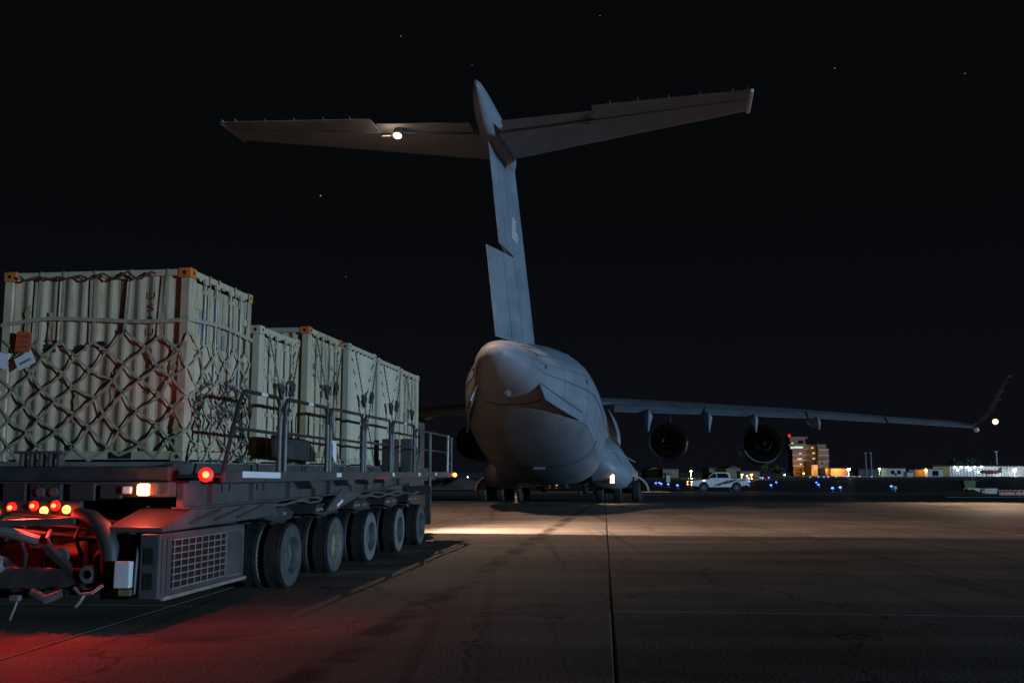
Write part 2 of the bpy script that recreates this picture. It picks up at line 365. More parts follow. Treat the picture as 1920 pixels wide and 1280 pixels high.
# ================================================================== ground
def build_ground():
    g = MB().add([(-4000, -400, 0), (4000, -400, 0), (4000, 9000, 0), (-4000, 9000, 0)], [(0, 1, 2, 3)]).obj('ground', 'grass')
    g.location.z = -0.06; tag(g, 'flat dark airfield ground reaching to the horizon', 'ground', kind='structure')
    # apron: joint sealant bed with concrete slabs on it
    root = MB().add([(-70, -12, -0.03), (75, -12, -0.03), (75, 63.0, -0.03), (-70, 63.0, -0.03)], [(0, 1, 2, 3)]).obj('apron', 'joint')
    root.rotation_euler.z = R(-5.2); tag(root, 'concrete apron of large slabs with dark sealed joints', 'apron', kind='structure')
    W, L = 5.70, 4.78; g2 = 0.017
    b = MB()
    x, y = (W - g2 * 2) / 2, (L - g2 * 1.1) / 2; t = 0.04
    b.add([(-x, -y, -t), (x, -y, -t), (x, y, -t), (-x, y, -t), (-x, -y, -.006), (x, -y, -.006), (x, y, -.006), (-x, y, -.006),
           (-x + .012, -y + .012, 0), (x - .012, -y + .012, 0), (x - .012, y - .012, 0), (-x + .012, y - .012, 0)],
          [(0, 1, 5, 4), (1, 2, 6, 5), (2, 3, 7, 6), (3, 0, 4, 7), (4, 5, 9, 8), (5, 6, 10, 9), (6, 7, 11, 10), (7, 4, 8, 11), (8, 9, 10, 11)])
    me = b.mesh('slab', 'concrete')
    for i in range(-7, 9):
        for j in range(-2, 12):
            cx = 0.09 + (i + 0.5) * W; cy = 12.9 + (j - 0.5) * L
            if cy < -4 or cy > 61: continue
            if abs(cx) > 12 + cy * 0.62: continue
            s = link('slab', me, root); s.location = (cx, cy, random.uniform(-.002, .002))
    # taxiway beyond the apron
    t = MB().add([(-500, 58.5, -.05), (500, 58.5, -.05), (500, 230, -.05), (-500, 230, -.05)], [(0, 1, 2, 3)]).obj('taxiway', 'asphalt')
    tag(t, 'dark asphalt taxiway behind the aircraft', 'taxiway', kind='structure')
    r = MB().add([(-300, 79, -.046), (300, 76, -.046), (300, 92, -.046), (-300, 95, -.046)], [(0, 1, 2, 3)]).obj('service_road', 'pale_road')
    tag(r, 'pale service road crossing behind the aircraft', 'road', kind='structure')
    l1 = MB().add([(-70, 71.2, -.046), (12, 71.2, -.046), (12, 71.7, -.046), (-70, 71.7, -.046)], [(0, 1, 2, 3)]).obj('painted_line', 'paint_line')
    tag(l1, 'worn painted edge line across the taxiway', 'line', kind='structure')
    rn = MB().add([(-900, 250, -.05), (900, 250, -.05), (900, 300, -.05), (-900, 300, -.05)], [(0, 1, 2, 3)]).obj('runway', 'asphalt')
    tag(rn, 'distant dark runway strip', 'runway', kind='structure')

# ================================================================== aircraft
def build_aircraft():
    P = thing('cargo_aircraft', 'grey four-engined military cargo jet with tall T-tail seen from behind', 'aircraft', (-1.4, 34.7, 0), R(-9.5))
    N = 56
    def ring(s, zt, zb, hw, zc, e_t=2.0, e_b=2.25):
        out = []
        for j in range(N):
            a = 2 * math.pi * j / N; c, sn = math.cos(a), math.sin(a)
            e = e_t if sn >= 0 else eb(s)
            x = hw * math.copysign(abs(c) ** (2 / e), c)
            h = (zt - zc) if sn >= 0 else (zc - zb)
            out.append((x, s, zc + h * math.copysign(abs(sn) ** (2 / e), sn)))
        return out
    SEC = [(4.35, 6.66, 6.26, .28, 6.46), (4.5, 6.8, 6.1, .48, 6.42), (4.9, 6.94, 5.88, .74, 6.34), (5.6, 7.06, 5.6, 1.0, 6.22), (6.5, 7.16, 5.3, 1.27, 6.07), (8, 7.3, 4.88, 1.6, 5.87), (10, 7.5, 4.1, 2.28, 5.72),
           (12, 7.68, 3.3, 2.83, 5.58), (14, 7.86, 2.58, 3.12, 5.4), (16, 7.9, 1.98, 3.22, 5.0), (18, 7.83, 1.5, 3.22, 4.6), (20.5, 7.7, 1.1, 3.08, 4.35), (26, 7.55, .98, 2.9, 4.24), (34, 7.4, .98, 2.75, 4.22),
           (42, 7.3, 1.0, 2.65, 4.2), (45.5, 6.9, 1.15, 2.5, 4.1), (48.5, 6.0, 1.45, 2.0, 3.9), (50.5, 5.0, 1.9, 1.4, 3.6), (51.8, 4.2, 2.5, .8, 3.4), (52.3, 3.7, 3.0, .25, 3.35)]
    def eb(s): return 2.0 + 1.15 * max(0.0, min(1.0, (s - 6.0) / 4.0)) * (1 - .4 * max(0.0, min(1.0, (s - 19) / 5)))
    # finer interpolation (Catmull-Rom)
    def interp(secs, k=4):
        out = []
        for i in range(len(secs) - 1):
            p0 = secs[max(i - 1, 0)]; p1 = secs[i]; p2 = secs[i + 1]; p3 = secs[min(i + 2, len(secs) - 1)]
            for q in range(k):
                t = q / k; row = [p1[0] + (p2[0] - p1[0]) * t]
                for c in range(1, 5):
                    m1 = (p2[c] - p0[c]) / max(p2[0] - p0[0], 1e-6) * (p2[0] - p1[0]); m2 = (p3[c] - p1[c]) / max(p3[0] - p1[0], 1e-6) * (p2[0] - p1[0])
                    row.append((2 * t**3 - 3 * t**2 + 1) * p1[c] + (t**3 - 2 * t**2 + t) * m1 + (-2 * t**3 + 3 * t**2) * p2[c] + (t**3 - t**2) * m2)
                out.append(tuple(row))
        out.append(secs[-1]); return out
    S = interp(SEC)
    MB().loft([ring(*s) for s in S]).obj('fuselage', 'air_paint', P, smooth=True, angle=60)
    def at_sec(s):
        for a, b in zip(S, S[1:]):
            if a[0] <= s <= b[0]:
                t = (s - a[0]) / (b[0] - a[0]); return [a[i] + (b[i] - a[i]) * t for i in range(5)]
        return S[-1]
    def surf(s, ang, off=0.0):
        _, zt, zb, hw, zc = at_sec(s); a = R(ang); c, sn = math.cos(a), math.sin(a); e = 2.0 if sn >= 0 else eb(s)
        x = (hw + off) * math.copysign(abs(c) ** (2 / e), c); h = (zt - zc if sn >= 0 else zc - zb) + off
        return (x, s, zc + h * math.copysign(abs(sn) ** (2 / e), sn))
    # cargo door and ramp: panels lying proud of the lower aft body
    def skin(s0, s1, a0, a1, off, ns=14, na=18, edge=None):
        g = []
        for i in range(ns + 1):
            s = s0 + (s1 - s0) * i / ns; row = []
            for j in range(na + 1):
                t = j / na; lo, hi = a0, a1
                if edge: lo, hi = edge(s)
                row.append(surf(s, lo + (hi - lo) * t, off))
            g.append(row)
        b = MB(); n = na + 1
        b.add([p for r in g for p in r], [(i * n + j, i * n + j + 1, (i + 1) * n + j + 1, (i + 1) * n + j) for i in range(ns) for j in range(na)])
        return b
    def door_edge(s): t = max(0, (s - 8.6) / 7.2); w = 40 + 22 * min(1, t * 1.7) - 8 * max(0, t - .6); return (-90 - w, -90 + w)
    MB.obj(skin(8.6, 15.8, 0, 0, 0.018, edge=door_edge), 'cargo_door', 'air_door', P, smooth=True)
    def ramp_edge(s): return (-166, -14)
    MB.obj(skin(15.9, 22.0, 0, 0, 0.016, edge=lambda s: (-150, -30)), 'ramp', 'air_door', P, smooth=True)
    # aft blister where the door latch sits, and its small fittings
    b = MB(); p = surf(7.2, -90, 0.02)
    b.lathe([(0, .02), (.05, .16), (.14, .2), (.2, .12), (.22, .0)], (p[0], p[1], p[2] + .02), (0, -.6, -.8), 14); b.obj('tail_light_fairing', 'air_paint', P, smooth=True)
    b = MB().box(-.28, .28, 15.7, 15.95, 0, .12); o = b.obj('ramp_handle', 'air_paint', P, bevel=.01); z = surf(15.8, -90)[2]; o.location = (0.15, 0, z - .16)
    for s_, ang in ((7.3, 32), (7.9, 12), (7.6, 150), (8.4, 166), (12.5, 10)):
        p = Vector(surf(s_, ang, 0.0)); q = Vector(surf(s_, ang, .05)); b = MB().cyl(p, q, .09, .07, 12); o = b.obj('vent_port', 'air_dark', P)
    # skin seams as thin raised straps
    def long_seam(f, s0, s1, k=26, w=.016):
        b = MB(); rr = []
        for i in range(k + 1):
            s_ = s0 + (s1 - s0) * i / k; a = f(s_)
            rr.append([surf(s_, a - .3, .0), surf(s_, a - .25, .02), surf(s_, a + .25, .02), surf(s_, a + .3, .0)])
        b.loft(rr); b.obj('skin_seam', 'air_seam', P)
    for f in (lambda q: door_edge(q)[0] - .5, lambda q: door_edge(q)[1] + .5): long_seam(f, 8.7, 15.75)
    for a0 in (0, 18, 36, 54, 72, 108, 126, 144, 162, 180): long_seam(lambda q, a0=a0: a0, 6.4, 34.0, 48)
    long_seam(lambda q: -90, 6.6, 8.5, 8)
    for s_, lo, hi in ((8.6, -130, -50), (15.85, -155, -25)):
        rngs = [[surf(s_ - .03, lo + (hi - lo) * j / 30, .0), surf(s_ - .025, lo + (hi - lo) * j / 30, .024), surf(s_ + .025, lo + (hi - lo) * j / 30, .024), surf(s_ + .03, lo + (hi - lo) * j / 30, .0)] for j in range(31)]
        MB().loft(rngs).obj('door_seam', 'air_dark', P)
    for s_ in (6.2, 9.7, 12.6, 14.4, 17.0, 19.3, 21.4, 23.5, 25.6):
        b = MB(); pts_a = []; k = 40
        rngs = []
        for j in range(k + 1):
            a = -28 + (236) * j / k
            rngs.append([surf(s_ - .015, a, .0), surf(s_ - .012, a, .008), surf(s_ + .012, a, .008), surf(s_ + .015, a, .0)])
        b.loft(rngs); b.obj('skin_seam', 'air_seam', P)
    # strakes
    for sg in (1, -1):
        rings = []
        for i in range(13):
            t = i / 12; st = 7.5 + 4.4 * t; an = -27 + 6 * t; dn = .74 - .38 * t
            a_ = Vector(surf(st, an if sg > 0 else -180 - an, -.06)); o_ = Vector((sg * (.30 - .34 * t), -.12, -dn)); n_ = Vector((sg * .03, -.02, 0))
            rings.append([a_ - n_, a_ + n_, a_ + o_ + n_, a_ + o_ - n_])
        sk = MB().loft(rings).obj('strake', 'air_paint', P)
        rr = []
        for i in range(13):
            t = i / 12; st = 7.5 + 4.4 * t; an = -27 + 6 * t + 1.2
            rr.append([Vector(surf(st, q if sg > 0 else -180 - q, of)) for q, of in ((an, 0), (an, .02), (an + 1.1, .02), (an + 1.1, 0))])
        MB().loft(rr).obj('strake_seam', 'air_dark', sk)
    # fin: LE, rudders
    def le(z): return 15.1 - (z - 7.9) * 0.86
    def te(z): return 7.75 - (z - 7.5) * 0.70
    def fin_prof(s0, s1, z0, z1, k=9, ztw=None):
        b = MB(); rings = []
        for z in (z0, z1):
            L, T = le(z), te(z); c = L - T; up = []; 
            a0, a1 = (s0, s1)
            rr = []
            for i in range(k + 1):
                t = a0 + (a1 - a0) * i / k      # 0 = LE, 1 = TE
                th = 0.5 * 0.105 * c * 1.9 * (math.sqrt(max(t, 0)) * 0.9 - t * 0.62 - 0.28 * t ** 2 + .0) 
                th = max(th, 0.012)
                rr.append((t, th))
            ring_ = [(h, L - t * c, z) for t, h in rr] + [(-h, L - t * c, z) for t, h in reversed(rr)]
            rings.append(ring_)
        return b.loft(rings)
    def fin_half(t, z):
        c = le(z) - te(z); return max(0.5 * 0.105 * c * 1.9 * (math.sqrt(max(t, 0)) * 0.9 - t * 0.62 - 0.28 * t ** 2), .012)
    fin_prof(0, .62, 7.0, 15.1).obj('fin', 'air_paint', P, smooth=True, angle=50)
    fin_prof(.622, 1.0, 7.0, 7.42).obj('fin_stub', 'air_paint', P, smooth=True, angle=50)
    def rudder(z0, z1, name, ang):
        hz = (z0 + z1) / 2
        # front segment and aft segment, turned together about the hinge line
        T = .626
        hp0 = Vector((0, le(z0) - T * (le(z0) - te(z0)), z0)); hp1 = Vector((0, le(z1) - T * (le(z1) - te(z1)), z1))
        ax = (hp1 - hp0).normalized(); m = Matrix.Rotation(R(ang), 4, ax)
        for nm, a, c2, extra in (('front', .626, .80, 0), ('aft', .804, 1.0, ang * .8)):
            b = fin_prof(a, c2, z0, z1)
            mm = m
            vs = [m @ (Vector(p) - hp0) + hp0 for p in b.v]
            if nm == 'aft':
                h0 = Vector((0, le(z0) - .802 * (le(z0) - te(z0)), z0)); h0 = m @ (h0 - hp0) + hp0
                m2 = Matrix.Rotation(R(extra), 4, ax); vs = [m2 @ (v - h0) + h0 for v in vs]
            b.v = [tuple(v) for v in vs]; b.obj('rudder_panel', 'air_paint', P, smooth=True, angle=50)
    rudder(7.5, 10.98, 'lower', -11)
    rudder(11.05, 14.5, 'upper', 0)
    # flag on the right side of the fin: slanted pale bars and a darker canton
    def fin_pt(s, z, off): t = (le(z) - s) / (le(z) - te(z)); return (fin_half(t, z) + off, s, z)
    for i in range(6):
        z = 12.62 - i * .155; s0, s1 = (7.45, 8.75)
        if i < 3: s0, s1 = 7.45, 8.25
        q = [fin_pt(s0, z - .034, .014), fin_pt(s1, z - .034, .014), fin_pt(s1, z + .034, .014), fin_pt(s0, z + .034, .014)]
        MB().plate(q, .008).obj('flag_bar', 'flag_white', P)
    # bullet fairing on top
    rings = []
    for s, w, h, zc in ((0.4, .05, .1, 15.95), (0.8, .2, .32, 15.8), (1.8, .36, .58, 15.5), (3.5, .48, .72, 15.28), (5.5, .52, .72, 15.2), (6.8, .45, .6, 15.15), (7.8, .3, .4, 15.1), (8.6, .1, .15, 15.05)):
        rings.append([(w * math.cos(2 * math.pi * j / 24), s, zc + h * math.sin(2 * math.pi * j / 24)) for j in range(24)])
    MB().loft(rings).obj('bullet_fairing', 'air_paint', P, smooth=True, angle=60)
    # tailplane
    def zst(y): return 15.05 - abs(y) * 0.012
    def stab_le(y): return 6.75 - (abs(y) - .5) * (4.45 / 9.3)
    def stab_hinge(y): return 3.1 - (abs(y) - .5) * (2.15 / 9.3)
    def foil(y0, y1, fa, fb, sg, th, dz=0):
        b = MB(); rings = []
        for y in (y0, y1):
            a, e = fa(y), fb(y); c = a - e; k = 8; up = []; dn = []
            for i in range(k + 1):
                t = i / k; f = th(t) * c; up.append((sg * y, a - t * c, zst(y) + f)); dn.append((sg * y, a - t * c, zst(y) - f))
            rings.append(up + dn[::-1])
        return b.loft(rings)
    for sg in (1, -1):
        foil(.3, 9.8, stab_le, lambda y: stab_hinge(y) + .03, sg, lambda t: .055 * (1.9 * math.sqrt(t + .0005) - 1.25 * t) ).obj('stabilizer', 'air_paint', P, smooth=True, angle=50)
        def el(y0, y1, f_te, drop):
            b = foil(y0, y1, stab_hinge, f_te, sg, lambda t: .04 * (1 - t) * .9 + .008)
            b.v = [(x, s, z - drop * max(0, (stab_hinge(abs(x)) - s))) for x, s, z in b.v]
            b.obj('elevator', 'air_paint', P, smooth=True, angle=50)
        el(.62, 4.15, lambda y: 2.15 - (y - .6) * .17, -.02)
        el(4.2, 9.82, lambda y: .86 - (y - 4.2) * .135, .03)
        MB().box(sg * 9.8 if sg > 0 else -9.93, sg * 9.8 + .13 if sg > 0 else -9.8, .25, 2.4, zst(10) - .07, zst(10) + .07).obj('tip_cap', 'air_edge' if sg > 0 else 'air_paint', P, bevel=.03)
        for y in (9.7, 9.2, 8.1, 7.0, 5.9, 4.9):
            sy = .86 - (y - 4.2) * .135
            MB().cyl((sg * y, sy + .02, zst(y) - .02), (sg * y, sy - .2, zst(y) + .01), .008, .004, 6).obj('static_wick', 'air_edge', P)
    # flood lamp under the left stabilizer and its bracket; unlit twin on the right
    zl = zst(3.44) - .30
    lb = MB().lathe([(0, .0), (.02, .17), (.22, .2), (.28, .08), (.28, 0)], (-3.44, 2.1, zl), (0, .5, .85), 16).obj('flood_lamp', 'air_dark', P, smooth=True)
    MB().lathe([(0, 0), (.0, .17), (.03, .15), (.06, 0)], (0, 0, 0), (0, -.45, -.9), 16).obj('bulb', 'em_warm', lb, smooth=True).location = (-3.44, 2.07, zl - .03)
    MB().box(-4.07, -3.76, 2.1, 2.5, zst(4) - .24, zst(4) - .2, rot=(.35, 0, 0)).obj('reflector_plate', 'flag_white', P)
    lamp('flood_light', 'SPOT', (-3.44, 1.95, zl - .16), 5600, (1.0, .63, .44), P, .08, aim((0, .08, -1)), R(142), .7)
    lamp('flood_spill', 'POINT', (-3.62, 1.8, zl - .25), 22, (1.0, .60, .38), P, .1)
    MB().box(3.76, 4.0, 2.0, 2.4, zst(4) - .26, zst(4) - .2, rot=(.3, 0, 0)).obj('reflector_plate', 'air_paint', P)
    # wings
    WST = [(0, 37.2, 26.2, 6.55, 5.95), (3.2, 36.4, 26.2, 6.45, 5.8), (9, 33.6, 26.0, 5.95, 5.48), (14, 31.2, 25.9, 5.5, 5.2), (19, 29.0, 25.6, 4.95, 4.76), (23.5, 27.2, 25.3, 4.42, 4.36)]
    def wst(y):
        for a, b_ in zip(WST, WST[1:]):
            if a[0] <= y <= b_[0]:
                t = (y - a[0]) / (b_[0] - a[0]); return [a[i] + (b_[i] - a[i]) * t for i in range(5)]
        return WST[-1]
    for sg in (1, -1):
        rings = []
        for y, a, e, za, ze in WST:
            c = a - e; up = []; dn = []
            for i in range(11):
                t = i / 10; th = c * .062 * (2.0 * math.sqrt(t + .0005) - 1.55 * t) * (1.0 if t < .999 else .3)
                zc = za + (ze - za) * t
                up.append((sg * y, a - t * c, zc + th)); dn.append((sg * y, a - t * c, zc - th * .8))
            rings.append(up + dn[::-1])
        MB().loft(rings).obj('wing', 'air_paint', P, smooth=True, angle=50)
        for y0, y1, ch, drop in ((3.35, 8.55, 1.25, .50), (8.62, 14.3, 1.2, .44), (14.4, 18.6, .95, .34), (18.7, 23.2, .8, .26)):
            rings = []
            for y in (y0, y1):
                _, a, e, za, ze = wst(y); k = 1 - .15 * (y - y0) / (y1 - y0)
                rings.append([(sg * y, e + .16, ze + .12), (sg * y, e - ch * .5 * k, ze - drop * .38 * k + .07), (sg * y, e - ch * k, ze - drop * k), (sg * y, e - ch * k, ze - drop * k - .03), (sg * y, e - ch * .5 * k, ze - drop * .5 * k - .08), (sg * y, e + .16, ze - .12)])
            MB().loft(rings).obj('flap', 'air_paint', P)
        # flap track fairings
        for y, dz in ((5.35, 1.65), (8.8, 1.5), (11.4, 1.4), (14.85, 1.05)):
            _, a, e, za, ze = wst(y); rings = []
            for s, w, zt, zb in ((e - 1.9, .04, ze - dz + .12, ze - dz), (e - 1.4, .15, ze - .42, ze - dz + .25), (e - .6, .24, ze - .2, ze - .95), (e + .8, .26, ze + .02, ze - .75), (e + 2.6, .2, ze + .05, ze - .5), (e + 3.6, .05, ze + .05, ze - .15)):
                rings.append([(sg * y + w * math.cos(2 * math.pi * j / 12), s, (zt + zb) / 2 + (zt - zb) / 2 * math.sin(2 * math.pi * j / 12)) for j in range(12)])
            MB().loft(rings).obj('flap_track_fairing', 'air_paint', P, smooth=True, angle=60)
        # winglet
        rings = []
        for y, z, a, e, th in ((23.4, 4.4, 27.3, 25.0, .12), (23.9, 4.62, 27.0, 24.9, .1), (24.3, 5.2, 25.9, 24.7, .06), (25.15, 7.05, 25.0, 24.5, .035)):
            rings.append([(sg * (y - th), (a + e) / 2, z + th * .4), (sg * y, e, z), (sg * (y + th), (a + e) / 2, z - th * .4), (sg * y, a, z)])
        w = MB().loft(rings).obj('winglet', 'air_paint', P)
        for t in (.25, .5, .75, .95):
            y, z, e = 24.3 + .85 * t, 5.2 + 1.85 * t, 24.7 - .2 * t
            MB().cyl((sg * y, e + .02, z), (sg * (y + .05), e - .35, z), .014, .008, 6).obj('static_wick', 'air_edge', w)
        nl = MB(); nl.lathe([(-.28, .02), (-.2, .11), (0, .15), (.2, .1), (.28, .02)], (sg * 23.3, 24.7, 4.05), (0, 1, 0), 14); nl.obj('navigation_light', 'flag_white', P, smooth=True)
        # engines
        for y, z, s0, r in ((6.4, 3.73, 31, 1.15), (12.15, 3.5, 29, 1.19)):
            ax = sg * y
            e = MB().lathe([(0.02, r * .96), (0, r), (.6, r * 1.04), (2.2, r * 1.12), (4.2, r * 1.12), (5.3, r * 1.05), (5.6, r * .98), (5.62, r * .93), (5.2, r * .9), (3.2, r * .92), (1.2, r * .95), (0.02, r * .96)], (ax, s0, z), (0, 1, 0), 40).obj('engine_nacelle', 'nacelle', P, smooth=True, angle=50)
            MB().lathe([(1.0, r * .95), (1.05, .7), (1.0, .5)], (ax, s0, z), (0, 1, 0), 32).obj('fan_duct_wall', 'engine_in', e, smooth=True)
            MB().lathe([(-.35, .42), (-.3, .47), (.6, .62), (1.8, .72), (1.8, .3), (-.2, .38), (-.35, .42)], (ax, s0, z), (0, 1, 0), 28).obj('core_nozzle', 'engine_in', e, smooth=True)
            MB().lathe([(-.75, 0), (-.7, .06), (-.1, .24), (.5, .3), (.5, 0)], (ax, s0, z), (0, 1, 0), 20).obj('exhaust_cone', 'engine_in', e, smooth=True)
            _, a_, e_, za, ze = wst(y)
            MB().prism([(s0 + .3, z + r * .9), (s0 + 4.8, z + r * .95), (s0 + 3.6, z + r * 1.5), (a_ - .6, za + .2), (e_ + 2.0, ze + .1), (s0 - .6, ze - .35)], ax - .16, ax + .16, 'x').obj('pylon', 'nacelle', e, bevel=.04)
    # wing tip lamp (right) - lit
    wl_ = MB().lathe([(0, 0), (.03, .13), (.12, .15), (.2, .1), (.24, 0)], (24.25, 24.55, 4.5), (0, -1, -.15), 14).obj('wing_tip_lamp', 'em_warm', P, smooth=True)
    lamp('wing_tip_light', 'SPOT', (24.3, 24.25, 4.25), 1600, (1, .68, .48), P, .12, aim((0, -.25, -1)), R(150), .5)
    # main gear sponsons
    for sg in (1, -1):
        prof = [(2.2, 3.6), (3.0, 3.75), (3.45, 3.05), (3.85, 2.4), (4.3, 1.75), (4.3, 1.3), (4.0, .85), (3.2, .72), (2.2, .82)]
        rings = []
        for s, k, dz in ((21.9, .45, .25), (22.6, .74, .1), (23.6, .95, .02), (25, 1.0, 0), (30, 1.02, 0), (34, 1.0, 0), (36, .85, .1), (37.5, .5, .3)):
            rings.append([(sg * (2.2 + (x - 2.2) * k), s, 2.2 + (z - 2.2) * k + dz) for x, z in prof])
        sp = MB().loft(rings).obj('gear_sponson', 'air_paint', P, smooth=True, angle=75)
        sub = None
        for s in (25.4, 28.2):
            for y in (2.45, 3.5, 4.55):
                w = tyre_mesh_air()
                o = link('gear_wheel', w, P); o.location = (sg * y, s, .62)
            MB().cyl((sg * 2.2, s, .62), (sg * 4.8, s, .62), .1, n=12).obj('axle', 'air_dark', P)
            MB().cyl((sg * 3.5, s, .62), (sg * 3.2, s, 1.9), .16, n=12).obj('gear_strut', 'alloy', P)
        # curved gear doors
        def arc_door(y0, z0, y1, z1, bul, s0, s1):
            b = MB(); rings = []; k = 10
            for i in range(k + 1):
                t = i / k; a = t * math.pi / 2
                y = y0 + (y1 - y0) * math.sin(a); z = z1 + (z0 - z1) * math.cos(a)
                ny, nz = math.sin(a) * .03, math.cos(a) * .03
                rings.append([(sg * y, s0, z), (sg * y, s1, z), (sg * (y + ny), s1, z + nz), (sg * (y + ny), s0, z + nz)])
            b.loft(rings); d = b.obj('gear_door', 'air_paint', P, smooth=True)
            rings = []
            for i in range(k + 1):
                t = i / k; a = t * math.pi / 2
                y = y0 + (y1 - y0) * math.sin(a); z = z1 + (z0 - z1) * math.cos(a)
                ny, nz = math.sin(a) * .07, math.cos(a) * .07
                rings.append([(sg * (y - ny * .2), s0 - .04, z - nz * .2), (sg * (y - ny * .2), s0 - .004, z - nz * .2), (sg * (y + ny), s0 - .004, z + nz), (sg * (y + ny), s0 - .04, z + nz)])
            MB().loft(rings).obj('door_edge', 'air_edge', d)
        arc_door(4.2, 1.5, 5.2, .62, 0, 26.2, 28.4)
        arc_door(1.9, .9, 1.05, .42, 0, 26.2, 28.0)
    # lit landing lamp in the right sponson
    ll = MB().box(3.2, 3.52, 22.35, 22.6, 1.08, 1.72).obj('landing_lamp', 'air_dark', P, bevel=.02)
    MB().box(3.25, 3.47, 22.3, 22.346, 1.13, 1.6).obj('bulb', 'em_warm_s', ll)
    lamp('landing_light', 'SPOT', (3.36, 22.2, 1.3), 70, (1, .68, .38), P, .08, aim((.25, -.2, -1)), R(110), .6)
    MB().cyl((3.3, 23.5, 3.0), (4.6, 23.2, 2.3), .03, n=8).obj('drain_mast', 'air_edge', P)
    # nose gear
    for y in (-.4, .4):
        o = link('nose_wheel', tyre_mesh_air(), P); o.location = (y, 46.5, .55); o.scale = (.8, .88, .88)
    MB().cyl((0, 46.5, .55), (0, 46.3, 1.6), .12, n=12).obj('nose_strut', 'alloy', P)
    return P
_air_t = []
def tyre_mesh_air():
    if not _air_t:
        b = MB().lathe([(-.24, .3), (-.25, .42), (-.24, .54), (-.17, .61), (0, .625), (.17, .61), (.24, .54), (.25, .42), (.24, .3), (.16, .28), (.16, .0), (-.16, .0), (-.16, .28), (-.24, .3)], (0, 0, 0), (1, 0, 0), 28)
        _air_t.append(b.mesh('gear_wheel', 'rubber', True))
    return _air_t[0]

